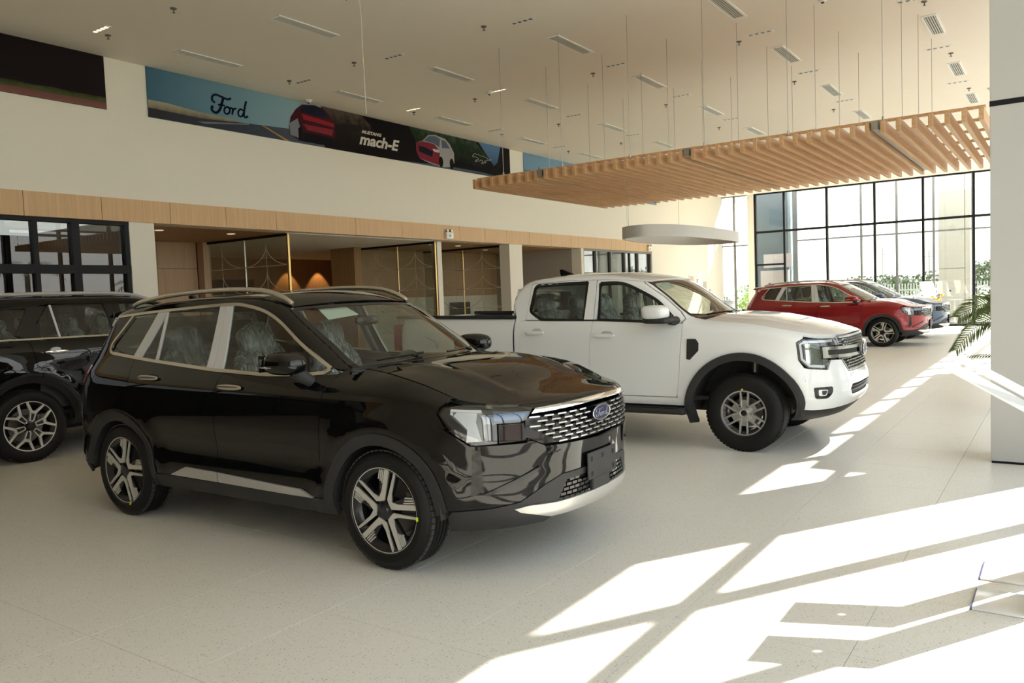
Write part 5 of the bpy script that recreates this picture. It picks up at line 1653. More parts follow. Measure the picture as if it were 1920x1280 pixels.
    for s in (-1, 1):
        bx('tail_lamp', -2.815, -2.72, min(s * .75, s * .895), max(s * .75, s * .895), .85, 1.30, M_TAIL, root, bevel=.02)
    bx('rear_bumper', -2.92, -2.76, -.86, .86, .46, .60, M_PLASTIC, root, bevel=.02)
    MB().box(-1.5, -1.1, -.35, .05, .80, .98).build('cargo_box', M_WHITE, root, bevel=.01)
    # nose
    chm = pbr('satin_chrome_bar', (.34, .335, .325), .22, .9, noise=.02)
    gr = [(-sy(.60), 1.108), (sy(.60), 1.108), (sy(.56), .90), (sy(.46), .770), (-sy(.46), .770), (-sy(.56), .90)]
    panel('grille_backing', WR, gr, M_PLASTIC2, root, (.08, .06), off=-.035, gap=0)
    panel('grille_frame', WR, stroke_poly([(-sy(.58), 1.098), (sy(.58), 1.098)], .022), chm, root, (.08, .06), off=.004, gap=0)
    panel('grille_frame', WR, stroke_poly([(-sy(.56), .89), (-sy(.46), .775), (sy(.46), .775), (sy(.56), .89)], .014), chm, root, (.08, .06), off=.002, gap=0)
    for z0, rows in ((1.075, 3), (.870, 4)):
        for r in range(rows):
            z = z0 - .027 * r
            for k in range(-9, 10):
                s = .062 * k + (.031 if r % 2 else 0)
                if abs(s) > .54 - .02 * r - (.06 if z0 < 1 else 0): continue
                panel('grille_stud', WR, [(s - .020, z - .001), (s + .020, z - .009), (s + .020, z - .003), (s - .020, z + .005)], M_GRILLE, root, (.2, .2), off=-.002, gap=0, thick=.025)
    bar = fillet([(-sy(.765), .915, .03), (-sy(.765), 1.012, .03), (sy(.765), 1.012, .03), (sy(.765), .915, .03)], 5)
    for z in (1.0, .925):
        panel('grille_cross_bar', WR, stroke_poly([(-sy(.75), z), (0, z - .012), (sy(.75), z)], .030), chm, root, (.08, .06), off=.026, gap=0, thick=.045)
    for s in (-1, 1):
        panel('bar_end', WR, [(s * sy(.775), .91), (s * sy(.775), 1.015), (s * sy(.735), 1.015), (s * sy(.735), .91)], chm, root, (.08, .06), off=.026, gap=0, thick=.045)
        panel('bar_insert', WR, [(s * sy(.73), .938), (s * sy(.73), .990), (s * .14, .980), (s * .14, .928)], M_DARK, root, (.08, .06), off=.006, gap=0, thick=.02)
    bo = MB().prism([(.115 * math.cos(t), .078 * math.sin(t)) for t in np.linspace(0, 2 * PI, 33)[:-1]], 0, .03, lambda u, v, w: (w, u, v)).build('badge_base', chm, root, bevel=.006)
    bo.location = (2.545, 0, .955)
    oval_badge(root, (2.576, 0, .955), 0, .100, .062)
    hl = [(sx(2.168), 1.058), (sx(2.215), 1.092), (sy(.60), 1.094), (sy(.59), 1.025), (sy(.775), 1.018), (sy(.775), .905), (sy(.70), .895), (sy(.735), .806), (sx(2.262), .820), (sx(2.178), .90)]
    panel('headlamp_housing', WR, hl, M_LAMPIN, root, (.05, .05), off=-.035, gap=0, mirror=True)
    panel('headlamp_lens', WR, hl, M_LENS, root, (.05, .05), off=.004, gap=.001, thick=.012, mirror=True)
    cl = [(sy(.66), 1.072), (sx(2.24), 1.068), (sx(2.200), 1.045), (sx(2.210), .905), (sx(2.275), .843), (sy(.755), .832)]
    panel('daytime_light', WR, stroke_poly(cl, .024), M_DRL, root, (.05, .05), off=-.008, gap=0, mirror=True)
    for z in (1.03, .975, .93, .885):
        panel('lamp_module', WR, [(sx(2.245), z - .022), (sx(2.245), z + .022), (sx(2.29), z + .022), (sx(2.29), z - .022)], M_CHROME, root, (.05, .05), off=-.015, gap=0, mirror=True)
    # bumper
    archf = [(sx(x), z) for x, z in arc(WBH, ZW, AR, 4, 33, 7)]
    fb = [(sx(2.215), .70), (sx(2.215), .828), (sx(2.262), .814), (sy(.735), .800), (sy(.70), .888), (sy(.57), .885), (sy(.47), .765), (0, .762)]
    lowl = [(0, .640), (sy(.46), .640), (sy(.50), .600), (sy(.46), .535), (0, .530)]
    half = fb + [(0, .645), (sy(.45), .645), (sy(.49), .60), (sy(.45), .535), (0, .532), (0, .455), (sy(.50), .440), (sy(.72), .425), (sx(2.30), .425), (sx(2.24), .43)] + archf
    panel('front_bumper', WR, half, PB, root, (.05, .045), gap=.0005, mirror=True)
    panel('lower_intake', WR, [(0, .65), (sy(.46), .65), (sy(.50), .60), (sy(.46), .53), (0, .525)], M_DARK, root, (.06, .06), off=-.03, gap=0, mirror=True)
    for z in (.615, .575):
        panel('intake_slat', WR, stroke_poly([(-sy(.46), z), (sy(.46), z)], .010), M_PLASTIC, root, (.08, .06), off=-.012, gap=0)
    panel('fog_bezel', WR, fillet([(sx(2.275), .640, .02), (sy(.725), .645, .02), (sy(.725), .585, .03), (sy(.76), .535, .02), (sx(2.29), .532, .03)]), M_PLASTIC2, root, (.05, .05), off=.004, gap=0, mirror=True)
    panel('fog_lamp', WR, fillet([(sx(2.31), .618, .015), (sy(.765), .618, .015), (sy(.775), .560, .015), (sx(2.315), .560, .015)]), M_DRL, root, (.05, .05), off=.006, gap=0, mirror=True)
    panel('fog_glass', WR, fillet([(sx(2.335), .610, .012), (sy(.77), .610, .012), (sy(.78), .570, .012), (sx(2.34), .570, .012)]), M_LAMPIN, root, (.05, .05), off=.008, gap=0, mirror=True)
    panel('valance', WR, [(sx(2.19), .425), (sy(.72), .42), (0, .45), (0, .36), (sy(.6), .34), (sx(2.30), .315), (sx(2.15), .315), (sx(2.165), .38)], M_PLASTIC, root, (.07, .05), off=-.004, gap=0, mirror=True)
    # mirrors
    for s in (-1, 1):
        m = sel('door_mirror', (.81, s * 1.065, 1.382), (.135, .115, .075), PB, root, 3.2, (-.10, 0), 28, 16)
        sel('mirror_base', (.83, s * 1.055, 1.300), (.15, .110, .034), M_PLASTIC, m, 3.2)
        MB().tube([(.93, s * .99, 1.295), (.95, s * .86, 1.285)], [.04, .05], 10).build('mirror_arm', M_PLASTIC, m, smooth=True)
        MB().box(.672, .678, s * 1.065 - .09, s * 1.065 + .09, 1.33, 1.44).build('mirror_glass', M_CHROME, m)
    v, f = [], []
    for i, q in enumerate(np.linspace(-1, 1, 15)):
        P0 = ws_ch(np.array([q * .97]), np.array([.03]))[0]
        P1 = (1.25 + .12 * (1 - q * q), -q * .80)
        z1_ = float(hood_ch(np.array([P1[0]]), np.array([P1[1]]))[0][2]) - .02
        v += [(P0[0] - .02, P0[1], P0[2] - .004), (P1[0], P1[1], z1_)]
        if i: f.append((2 * i - 2, 2 * i, 2 * i + 1, 2 * i - 1))
    from_py('cowl', v, f, M_PLASTIC, root)
    for (q0, q1) in ((.80, .05), (.0, -.75)):
        pts = [ws_ch(np.array([q]), np.array([t]))[0] + np.array([.012, 0, .018]) for q, t in zip(np.linspace(q0, q1, 8), np.linspace(.035, .07, 8))]
        w_ = MB().tube([tuple(p) for p in pts], .009, 6).build('wiper', M_PLASTIC2, root, smooth=True)
        MB().tube([tuple(pts[5] + np.array([.08, 0, -.02])), tuple(pts[5])], .011, 6).build('wiper_arm', M_PLASTIC2, w_)
    # cabin
    panel('door_trim', SD, [(-.9, .55), (1.0, .55), (1.0, 1.24), (-.9, 1.29)], M_SEAT, root, (.2, .1), off=-.07, gap=0, mirror=True)
    common_cabin(root, .86, (.28, -.48), .14, floor=(-.95, 1.3), hw=.80)
    bx('underbody', -2.6, 2.0, -.55, .55, .34, .50, M_DARK, root)
    MB().tube([(-WBH, -.8, RW), (-WBH, .8, RW)], .06, 10).build('rear_axle', M_DARK, root, smooth=True)
    MB().tube([(WBH, -.8, RW), (WBH, .8, RW)], .04, 10).build('front_axle', M_DARK, root, smooth=True)
    for s in (-1, 1):
        MB().tube([(WBH + .02, s * .62, .45), (WBH + .02, s * .56, .88)], .035, 10).build('shock_absorber', M_BRAKE, root, smooth=True)
    w = build_wheel(root, 'wheel', RW, .255, .222, 'bars', (WBH, -.795, RW))
    for (x, y, l_) in ((-WBH, -.795, False), (WBH, .795, True), (-WBH, .795, True)):
        build_wheel(root, 'wheel', RW, .255, .222, 'bars', (x, y, RW), l_, src=w)
    c = MB().lathe([(0, -.14), (.008, -.14), (.008, -.12)], 10, 'Y', o=(WBH - .005, -.795, RW + .232)).build('chalk_mark', M_CHALK, root)

pickup = thing('white_pickup', 'white double-cab pickup truck with black wheel arches and a running board', 'pickup truck', (-4.23, 8.457, 0), .030)
build_pickup(pickup, PAINT_WHITE)
# ---------------------------------------------------------------- large black seven-seat SUV behind
def build_large_suv(root, PB):
    WBH, RW, ZW = 1.45, .394, .394
    top = smooth_table([(-3.0, 1.74), (-2.35, 1.74), (-2.0, 1.765), (-1.2, 1.785), (-.4, 1.785), (.0, 1.765), (.25, 1.715), (.45, 1.61), (.70, 1.46), (.92, 1.325), (1.05, 1.29), (1.5, 1.25), (1.9, 1.19), (2.15, 1.14), (2.5, 1.10)])
    prof = smooth_table([(.25, .80), (.36, .87), (.48, .92), (.60, .930), (.75, .935), (.95, .942), (1.08, .945), (1.18, .935), (1.27, .905), (1.33, .868), (1.5, .812), (1.65, .762), (1.82, .705)])
    def B(x, z):
        x = np.asarray(x, float); z = np.asarray(z, float)
        b = prof(z) - .05 * sstep((x - .4) / .6) * sstep((z - 1.2) / .12) * (1 - sstep((x - 1.1) / .5))
        for wx in (WBH, -WBH):
            rr = np.hypot(x - wx, z - ZW)
            b = b + .022 * np.exp(-((rr - .57) / .08) ** 2) * (z > ZW)
        ln = (z - (1.009 + .35 * (x + 1.187)))
        b = b - .007 * sstep(-ln / .10) * sstep((ln + .30) / .2) * sstep((x + 1.30) / .3) * sstep((.3 - x) / .6)
        zt = top(x); r = .10
        q = np.clip((z - (zt - r)) / r, 0, .985)
        return b - .085 * (1 - np.sqrt(1 - q * q))
    noseX = smooth_table([(.25, 2.1), (.36, 2.26), (.50, 2.36), (.65, 2.38), (.85, 2.37), (1.0, 2.35), (1.08, 2.33), (1.15, 2.27)])
    tailX = smooth_table([(.25, -2.35), (.40, -2.50), (.6, -2.53), (.75, -2.50), (1.1, -2.47), (1.3, -2.44), (1.6, -2.36), (1.8, -2.32)])
    bd = Body(2.38, 1.55, 3.0, -2.53, -1.95, 3.6, .945, noseX, tailX, B, top)
    sx, sy, sry, SD, WR, RR = bd.sx, bd.sy, bd.sry, bd.side, bd.wrap, bd.rear
    AR, AI = .535, .470
    bz = 1.325
    cutR = sm([(-1.40, bz - .012), (-1.375, 1.22), (-1.345, 1.0), (-1.30, .93)], 4)
    cutB = [(-.36, bz - .012), (-.39, .8), (-.39, .47)]
    cutF = sm([(.78, 1.29), (.77, 1.1), (.74, .8), (.70, .47)], 4)
    panel('rear_door', SD, [(-.98, .47)] + arc(-WBH, ZW, AR, 12, 76, 12) + cutR[::-1] + [(x, bz - .012) for x in np.linspace(-1.3, -.42, 5)] + cutB, PB, root, (.08, .05), mirror=True)
    panel('front_door', SD, cutB[::-1] + [(x, bz - .012 - .03 * max(0, x)) for x in np.linspace(-.3, .74, 6)] + cutF, PB, root, (.09, .05), mirror=True)
    qx = lambda z, k=.88: bd.xtR + (float(tailX(z)) - bd.xtR) * k
    quarter = cutR[:-1] + arc(-WBH, ZW, AR, 77, 160, 18) + [(qx(.62), .62)] + [(qx(z), z) for z in (.8, 1.0, 1.2, bz - .012)]
    panel('rear_quarter', SD, quarter, PB, root, (.08, .05), mirror=True)
    # black painted upper: roof side, pillars
    panel('roof_side', SD, [(x, float(top(x)) - .002) for x in np.linspace(-2.30, .88, 28)] + [(.86, 1.32), (.66, 1.44), (.40, 1.59), (.14, 1.685), (-.05, 1.70), (-1.1, 1.712), (-1.4, 1.665), (-2.1, 1.66), (-2.28, 1.68)], PB, root, (.08, .03), gap=0, mirror=True)
    panel('rear_pillar', SD, [(-1.425, bz + .02), (-1.25, bz + .02), (-1.27, 1.51), (-1.13, 1.69), (-1.36, 1.69), (-1.35, 1.65), (-1.515, 1.375)], M_PLASTIC2, root, (.08, .05), off=-.002, gap=0, mirror=True)
    panel('tail_pillar', SD, [(-2.10, 1.67), (-2.28, 1.68), (qx(1.55), 1.55), (qx(1.34), 1.34), (-2.24, 1.34), (-2.20, 1.5)], PB, root, (.08, .05), gap=0, mirror=True)
    g = dict(gap=0, thick=.006, off=-.012, mirror=True)
    panel('quarter_glass', SD, fillet([(-2.12, 1.665, .04), (-1.345, 1.66, .02), (-1.50, 1.36, .03), (-2.24, 1.36, .04)]), M_CARGLASS, root, (.1, .06), **g)
    panel('rear_door_glass', SD, fillet([(-1.29, 1.345, .01), (-1.26, 1.50, .02), (-1.11, 1.70, .02), (-.42, 1.715, .01), (-.40, 1.335)]), M_CARGLASS, root, (.1, .06), **g)
    panel('front_door_glass', SD, sm([(-.30, 1.715), (-.05, 1.702), (.14, 1.685), (.40, 1.588), (.66, 1.44), (.84, 1.315)], 4) + [(-.29, 1.335)], M_CARGLASS, root, (.1, .06), **g)
    panel('centre_pillar', SD, [(-.485, 1.712), (-.29, 1.712), (-.28, 1.33), (-.42, 1.33)], M_PLASTIC2, root, (.1, .06), off=-.001, gap=0, mirror=True)
    panel('window_divider', SD, stroke_poly([(-1.088, 1.70), (-1.055, 1.335)], .022), M_FILM, root, (.1, .06), off=.001, gap=0, mirror=True)
    panel('belt_chrome', SD, stroke_poly([(-2.30, 1.338), (-1.4, 1.330), (-.3, 1.325), (.80, 1.290)], .020), M_SATIN, root, (.12, .05), off=.006, gap=0, mirror=True)
    fa = [(sx(x), z) for x, z in arc(WBH, ZW, AR, 172, 30, 24)]
    fender = [(sx(x), z) for x, z in cutF[::-1][:-1]] + [(sx(.80), 1.29)] + [(sx(x), float(top(x)) - .002) for x in np.linspace(.98, 2.06, 12)] + [(sx(2.0), .98), (sx(2.02), .72)] + fa[::-1] + [(sx(.90), .47)]
    panel('front_fender', WR, fender, PB, root, (.08, .05), mirror=True)
    panel('sill_cladding', SD, [(-.98, .36), (-.98, .465), (.90, .465), (.90, .36)], M_PLASTIC, root, (.15, .05), off=.006, gap=0, mirror=True)
    for cx, ch, conv in ((WBH, WR, True), (-WBH, SD, False)):
        ring = arc(cx, ZW, AR + .002, 4, 176, 30) + arc(cx, ZW, AI, 0, 180, 30)[::-1]
        panel('arch_trim', ch, [(sx(x), z) for x, z in ring] if conv else ring, M_PLASTIC2, root, (.08, .06), off=.012, gap=0, thick=.05, mirror=True)
        for s in (-1, 1):
            wheel_well(root, cx, ZW, .50, s * .915, s * .52)
    for hx, hz in ((-1.14, 1.182), (-.17, 1.165)):
        y = float(B(hx, hz))
        for s in (-1, 1):
            sel('door_handle', (hx, s * (y + .018), hz), (.125, .014, .020), M_CHROME, root, 2.6, nu=24, nv=10)
            sel('handle_recess', (hx, s * (y - .004), hz + .01), (.06, .006, .04), M_FILM, root, 2.6)
    ss = np.concatenate([np.linspace(0, sy(.78), 22)[:-1], np.linspace(sy(.78), sx(1.06), 24)])
    ze0 = np.array([float(top(float(np.interp(s, bd.S, bd.X)))) - .002 for s in ss])
    E_ = WR(ss, ze0)
    ex, ey = E_[:, 0], -E_[:, 1]
    od = np.argsort(ex)
    yef = lambda x: np.interp(x, ex[od], ey[od]); zef = lambda x: np.interp(x, ex[od], ze0[od])
    def hood_ch(x, y):
        ye = np.maximum(yef(x), .02); q = np.clip(np.abs(y) / ye, 0, 1)
        return np.stack([x, y, zef(x) + .06 * np.clip(ye / .8, 0, 1) ** 1.2 * (1 - q ** 2.6)], -1)
    hp = [(x, -y) for x, y in zip(ex, ey)][::-1] + [(x, y) for x, y in zip(ex, ey)][1:]
    hp = [p for p in hp if p[0] > 1.10] + [(1.09 + .12 * (1 - q * q), q * .80) for q in np.linspace(-1, 1, 13)][::-1]
    panel('hood', hood_ch, hp, PB, root, (.07, .07), up=True, gap=.003, thick=.04)
    def ws_ch(q, t):
        q = np.asarray(q, float); t = np.asarray(t, float)
        xa = .98 + (.25 - .98) * t
        za = top(xa) - .004
        return np.stack([xa + (.17 - .07 * t) * (1 - q * q), -q * B(xa, za), za + .02 * (1 - q * q)], -1)
    panel('windshield', ws_ch, [(-.99, 0), (.99, 0), (.99, .985), (-.99, .985)], MATS['windshield_glass'], root, (.1, .08), up=True, thick=.006)
    def rf_ch(q, t):
        q = np.asarray(q, float); t = np.asarray(t, float)
        xf = .246 + .10 * (1 - q * q)
        x = xf + (-2.33 - xf) * t
        xe = .246 + (-2.32 - .246) * t
        ze = top(xe) - .002
        return np.stack([x, -q * B(xe, ze), ze + .035 * (1 - np.abs(q) ** 2.4)], -1)
    panel('roof', rf_ch, [(-1, 0), (1, 0), (1, 1), (-1, 1)], PB, root, (.1, .04), up=True, gap=0, thick=.02)
    r1 = MB().tube(crom([(-2.15, -.60, 1.765), (-2.0, -.605, 1.81), (-1.2, -.61, 1.828), (-.4, -.61, 1.826), (-.05, -.61, 1.80), (.16, -.612, 1.742)], 6), .022, 10).build('roof_rail', M_SILVER, root, smooth=True)
    mirror_of(r1)
    panel('rear_glass', RR, fillet([(-.66, 1.68, .05), (.66, 1.68, .05), (.72, 1.34, .05), (-.72, 1.34, .05)]), M_CARGLASSD, root, (.1, .06))
    panel('tailgate', RR, [(-.70, 1.335), (.70, 1.335), (.66, .75), (-.66, .75)], PB, root, (.1, .06))
    panel('tail_lamp', WR, [(sx(-2.18), 1.22), (sx(-2.20), 1.05), (sry(.5), 1.05), (sry(.5), 1.22)], M_TAIL, root, (.06, .06), off=.006, mirror=True)
    sm_ = bd.smax
    panel('rear_bumper', WR, [(sx(-1.98), .62), (sry(.66), .74), (sm_, .74), (sm_, .40), (sx(-2.05), .40), (sx(-1.97), .46)], PB, root, (.07, .06), mirror=True)
    gr = [(-sy(.52), 1.06), (sy(.52), 1.06), (sy(.46), .76), (-sy(.46), .76)]
    panel('grille', WR, gr, M_PLASTIC2, root, (.08, .06), off=-.01, gap=0)
    for z in (.99, .91, .83):
        panel('grille_bar', WR, stroke_poly([(-sy(.5), z), (sy(.5), z)], .03), M_CHROME, root, (.08, .06), off=.01, gap=0)
    oval_badge(root, (2.375, 0, .92), 0, .10, .06)
    hl = [(sx(2.0), 1.04), (sx(2.06), 1.085), (sy(.54), 1.08), (sy(.54), .88), (sy(.72), .80), (sx(2.05), .84)]
    panel('headlamp_housing', WR, hl, M_LAMPIN, root, (.06, .06), off=-.03, gap=0, mirror=True)
    panel('headlamp_lens', WR, hl, M_LENS, root, (.06, .06), off=.003, gap=0, thick=.01, mirror=True)
    panel('daytime_light', WR, stroke_poly([(sy(.6), 1.055), (sx(2.07), 1.05), (sx(2.04), .90), (sy(.74), .83)], .024), M_DRL, root, (.05, .05), off=-.008, gap=0, mirror=True)
    panel('front_bumper', WR, [(0, .75), (sy(.46), .75), (sy(.53), .87), (sy(.72), .79), (sx(2.05), .83), (sx(2.02), .71), (sx(1.97), .60), (sx(1.99), .46), (sy(.7), .42), (0, .42)], PB, root, (.06, .06), gap=.0005, mirror=True)
    panel('skid_plate', WR, [(0, .415), (sy(.7), .415), (sy(.62), .33), (0, .32)], M_SILVER, root, (.08, .05), mirror=True)
    for s in (-1, 1):
        m = sel('door_mirror', (.62, s * 1.06, 1.37), (.13, .11, .075), PB, root, 3.0, (-.10, 0))
        MB().tube([(.70, s * 1.0, 1.30), (.73, s * .87, 1.28)], [.04, .05], 10).build('mirror_arm', M_PLASTIC, m, smooth=True)
    panel('door_trim', SD, [(-1.3, .55), (.75, .55), (.75, 1.22), (-1.3, 1.28)], M_SEAT, root, (.2, .1), off=-.07, gap=0, mirror=True)
    common_cabin(root, .66, (.02, -.82, -1.62), .13, rows=((-.37, .37), (-.37, .37), (-.3, .3)), floor=(-2.3, 1.1), hw=.80)
    bx('underbody', -2.3, 1.9, -.55, .55, .30, .46, M_DARK, root)
    MB().tube([(-WBH, -.8, RW), (-WBH, .8, RW)], .06, 10).build('rear_axle', M_DARK, root, smooth=True)
    w = build_wheel(root, 'wheel', RW, .255, .272, 'fork', (-WBH, -.795, RW))
    for (x, y, l_) in ((WBH, -.795, False), (WBH, .795, True), (-WBH, .795, True)):
        build_wheel(root, 'wheel', RW, .255, .272, 'fork', (x, y, RW), l_, src=w)

large = thing('large_black_suv', 'large black SUV with forked alloy wheels, cut off by the left edge', 'car', (-10.128, 5.53, 0), PI / 2)
build_large_suv(large, PAINT_BLACK)

# ---------------------------------------------------------------- the red and the blue grey SUV further back
red = copy_tree(suv, None, {PAINT_BLACK: PAINT_RED})
red.name = 'red_suv'
red.location = (-5.132, 22.592, 0); red.rotation_euler = (0, 0, 0)
tag(red, 'deep red SUV parked beyond the white pickup', 'car')
blue = copy_tree(suv, None, {PAINT_BLACK: PAINT_BLUE})
blue.name = 'blue_suv'
blue.location = (-5.05, 25.75, 0); blue.rotation_euler = (0, 0, 0)
tag(blue, 'blue grey SUV mostly hidden behind the red one', 'car')
# ---------------------------------------------------------------- specification stands at the right
M_ACRYL = pbr('white_acrylic', (0.84, 0.84, 0.83), 0.18, noise=.01)
M_EDGE = pbr('blue_edge', (0.04, 0.05, 0.16), 0.3, noise=.05)
for k, (ya, yb) in enumerate(((4.33, 4.635), (4.80, 5.09))):
    t = thing('spec_stand', ['white bent-sheet specification stand nearest the camera at the right edge', 'white bent-sheet specification stand behind the nearer one at the right edge'][k], 'display stand', (-.14, (ya + yb) / 2, 0))
    w = (yb - ya) / 2
    bx('base_plate', -.23, .26, -w, w, .001, .012, M_ACRYL, t, bevel=.002)
    bx('base_edge', -.236, -.23, -w, w, .001, .011, M_EDGE, t)
    bx('post_panel', .0, .012, -w, w, .012, .96, M_ACRYL, t, bevel=.002)
    # tilted reading panel with a fixing hole in its middle
    a = Vector((-.345, 0, 1.168)); b_ = Vector((.012, 0, .955))
    d = (b_ - a); L = d.length; d.normalize(); nn = Vector((d.z, 0, -d.x)) * -1
    cs, n_, r_ = L / 2, 24, .012
    outer = []
    for i in range(n_):
        an = 2 * PI * i / n_ + PI / n_
        c, s = math.cos(an), math.sin(an)
        q = 1 / max(abs(c) / (L / 2), abs(s) / w)
        outer.append((cs + c * q, s * q))
    for (px, py) in ((0, -w), (0, w), (L, -w), (L, w)):
        i = min(range(n_), key=lambda j: (outer[j][0] - px) ** 2 + (outer[j][1] - py) ** 2)
        outer[i] = (px, py)
    inner = [(cs + r_ * math.cos(2 * PI * i / n_ + PI / n_), r_ * math.sin(2 * PI * i / n_ + PI / n_)) for i in range(n_)]
    v = []
    for h_ in (0, .008):
        for ring in (outer, inner):
            for (l_, y_) in ring:
                p = a + d * l_ + nn * h_
                v.append((p.x, y_, p.z))
    f = []
    for i in range(n_):
        j = (i + 1) % n_
        f += [(i, j, n_ + j, n_ + i), (2 * n_ + i, 3 * n_ + i, 3 * n_ + j, 2 * n_ + j), (i, 2 * n_ + i, 2 * n_ + j, j), (n_ + i, n_ + j, 3 * n_ + j, 3 * n_ + i)]
    MB().add(v, f).build('reading_panel', M_ACRYL, t)

# ---------------------------------------------------------------- plants
M_LEAF = pbr('palm_leaf', (0.080, 0.115, 0.014), 0.45, noise=.35, nscale=8)
M_LEAF2 = pbr('tree_leaf', (0.15, 0.185, 0.115), 0.6, noise=.4, nscale=3)
M_LEAF3 = pbr('young_leaf', (0.28, 0.46, 0.05), 0.5, noise=.3, nscale=6)
M_BARK = pbr('bark', (0.16, 0.12, 0.08), 0.8, noise=.3, nscale=20, bump=.3)

def frond(parent, base, az, el, L, droop, leaf, w, n=22, name='frond', mat=None, sag=.5):
    mb = MB()
    d = Vector((math.cos(az) * math.cos(el), math.sin(az) * math.cos(el), math.sin(el)))
    side = Vector((-math.sin(az), math.cos(az), 0))
    pts = []
    for i in range(n + 1):
        t = i / n
        pts.append(Vector(base) + d * L * t + Vector((0, 0, -droop * t * t)))
    mb.tube(pts, [.009 * (1 - .8 * i / n) for i in range(n + 1)], 5)
    for i in range(3, n + 1):
        t = i / n
        tg = (pts[i] - pts[i - 1]).normalized()
        up = side.cross(tg).normalized()
        l_ = leaf * (math.sin(PI * min(1, .12 + .88 * t) ** .8) * .9 + .18)
        for s in (-1, 1):
            dr = (side * s * .85 + tg * .62 - Vector((0, 0, 1)) * sag * .5 + up * .12).normalized()
            p0 = pts[i]; p1 = p0 + dr * l_ * .5; p2 = p0 + (dr - Vector((0, 0, .25 * sag))).normalized() * l_
            q = tg * w * .5
            k = len(mb.v)
            mb.v += [p0 - q * .4, p0 + q * .4, p1 + q, p1 - q, p2]
            mb.f += [(k, k + 1, k + 2, k + 3), (k + 3, k + 2, k + 4)]
    return mb.build(name, mat or M_LEAF, parent)

palm = thing('potted_palm', 'potted palm with arching fronds half hidden behind the grey column', 'potted plant', (-.18, 11.3, 0))
MB().lathe([(0, .02), (.17, .0), (.19, .02), (.23, .34), (.245, .38), (.22, .38), (.20, .33), (0, .33)], 32, 'Z').build('pot', M_WHITE, palm, smooth=True)
for i in range(5):
    a = i * 1.26
    MB().tube([(.04 * math.cos(a), .04 * math.sin(a), .30), (.07 * math.cos(a), 0.07 * math.sin(a), 1.14)], [.014, .009], 6).build('cane', M_BARK, palm, smooth=True)
rp = random.Random(3)
def wide_frond(parent, pts, leaf, w, nrm, n=30, name='frond'):
    # arching frond whose leaflets spread to both sides of the rib
    P_ = crom(pts, 10)
    mb = MB()
    mb.tube(P_, [.010 * (1 - .8 * i / (len(P_) - 1)) for i in range(len(P_))], 5)
    N_ = Vector(nrm).normalized()
    for i in range(n):
        t = .22 + .78 * i / (n - 1)
        k = min(int(t * (len(P_) - 1)), len(P_) - 2)
        fr = t * (len(P_) - 1) - k
        p0 = P_[k].lerp(P_[k + 1], fr)
        tg = (P_[k + 1] - P_[k]).normalized()
        sd = tg.cross(N_).normalized()
        l_ = leaf * (.45 + .75 * math.sin(PI * (.1 + .85 * t)))
        for s in (-1, 1):
            dr = (sd * s * .75 + tg * .75 + N_ * rp.uniform(-.15, .25)).normalized()
            p1 = p0 + dr * l_ * .5
            p2 = p0 + (dr + Vector((0, 0, -.30))).normalized() * l_
            q = dr.cross(N_).normalized() * w * .5
            j = len(mb.v)
            mb.v += [p0 - q * .4, p0 + q * .4, p1 + q, p1 - q, p2]
            mb.f += [(j, j + 1, j + 2, j + 3), (j + 3, j + 2, j + 4)]
    return mb.build(name, M_LEAF, parent)
NV = (.5, -.85, .25)
wide_frond(palm, [(0, 0, 1.0), (-.25, -.03, 1.22), (-.50, -.06, 1.30), (-.72, -.08, 1.26), (-.90, -.10, 1.14)], .21, .020, NV)
wide_frond(palm, [(0, .02, .96), (-.28, -.02, 1.12), (-.55, -.05, 1.12), (-.75, -.08, .98), (-.93, -.10, .74)], .19, .020, NV)
wide_frond(palm, [(0, .04, 1.0), (-.15, .10, 1.25), (-.38, .16, 1.36), (-.60, .20, 1.32)], .20, .020, NV)
for az, el, L, dr in ((215, 44, .9, .5), (90, 45, .9, .4), (40, 40, .9, .4), (0, 30, .8, .4), (-50, 45, .9, .5), (250, 55, .9, .4)):
    frond(palm, (.03 * math.cos(az), .03 * math.sin(az), 1.10), math.radians(az), math.radians(el), L * 1.12, dr, .33, .020, 30)
frond(palm, (0, 0, .62), math.radians(185), math.radians(14), .92, .20, .16, .016, 28)

def leafy(parent, c, r, n, size, mat, seed, name='crown'):
    rnd = random.Random(seed)
    v, f = [], []
    lobes = [(rnd.uniform(-.55, .55), rnd.uniform(-.55, .55), rnd.uniform(-.4, .5), rnd.uniform(.4, .75)) for _ in range(9)]
    for _ in range(n):
        lx, ly, lz, lr = rnd.choice(lobes)
        a = Vector((rnd.gauss(0, 1), rnd.gauss(0, 1), rnd.gauss(0, 1))).normalized() * lr * rnd.uniform(.75, 1.0)
        p = Vector((c[0] + (lx + a.x) * r[0], c[1] + (ly + a.y) * r[1], c[2] + (lz + a.z) * r[2]))
        t = Vector((rnd.gauss(0, 1), rnd.gauss(0, 1), rnd.gauss(0, 1))).normalized()
        u = t.orthogonal().normalized() * size * .4
        t = t * size * rnd.uniform(.6, 1.2)
        k = len(v)
        v += [p - t * .5, p + u, p + t * .5, p - u]
        f.append((k, k + 1, k + 2, k + 3))
    return from_py(name, v, f, mat, parent)

# ---------------------------------------------------------------- outdoors
ground = struct(bx('ground', -60, 60, -40, 130, -.40, -.15, pbr('lawn', (.16, .19, .08), .9, noise=.25, nscale=3), None), 'sunny lawn outside the glazing')
pave = struct(bx('ground_paving', -26, 11, -12, 41, -.149, -.145, pbr('pale_paving', (.24, .23, .215), .8, noise=.05, nscale=2), None), 'pale paving around the building')

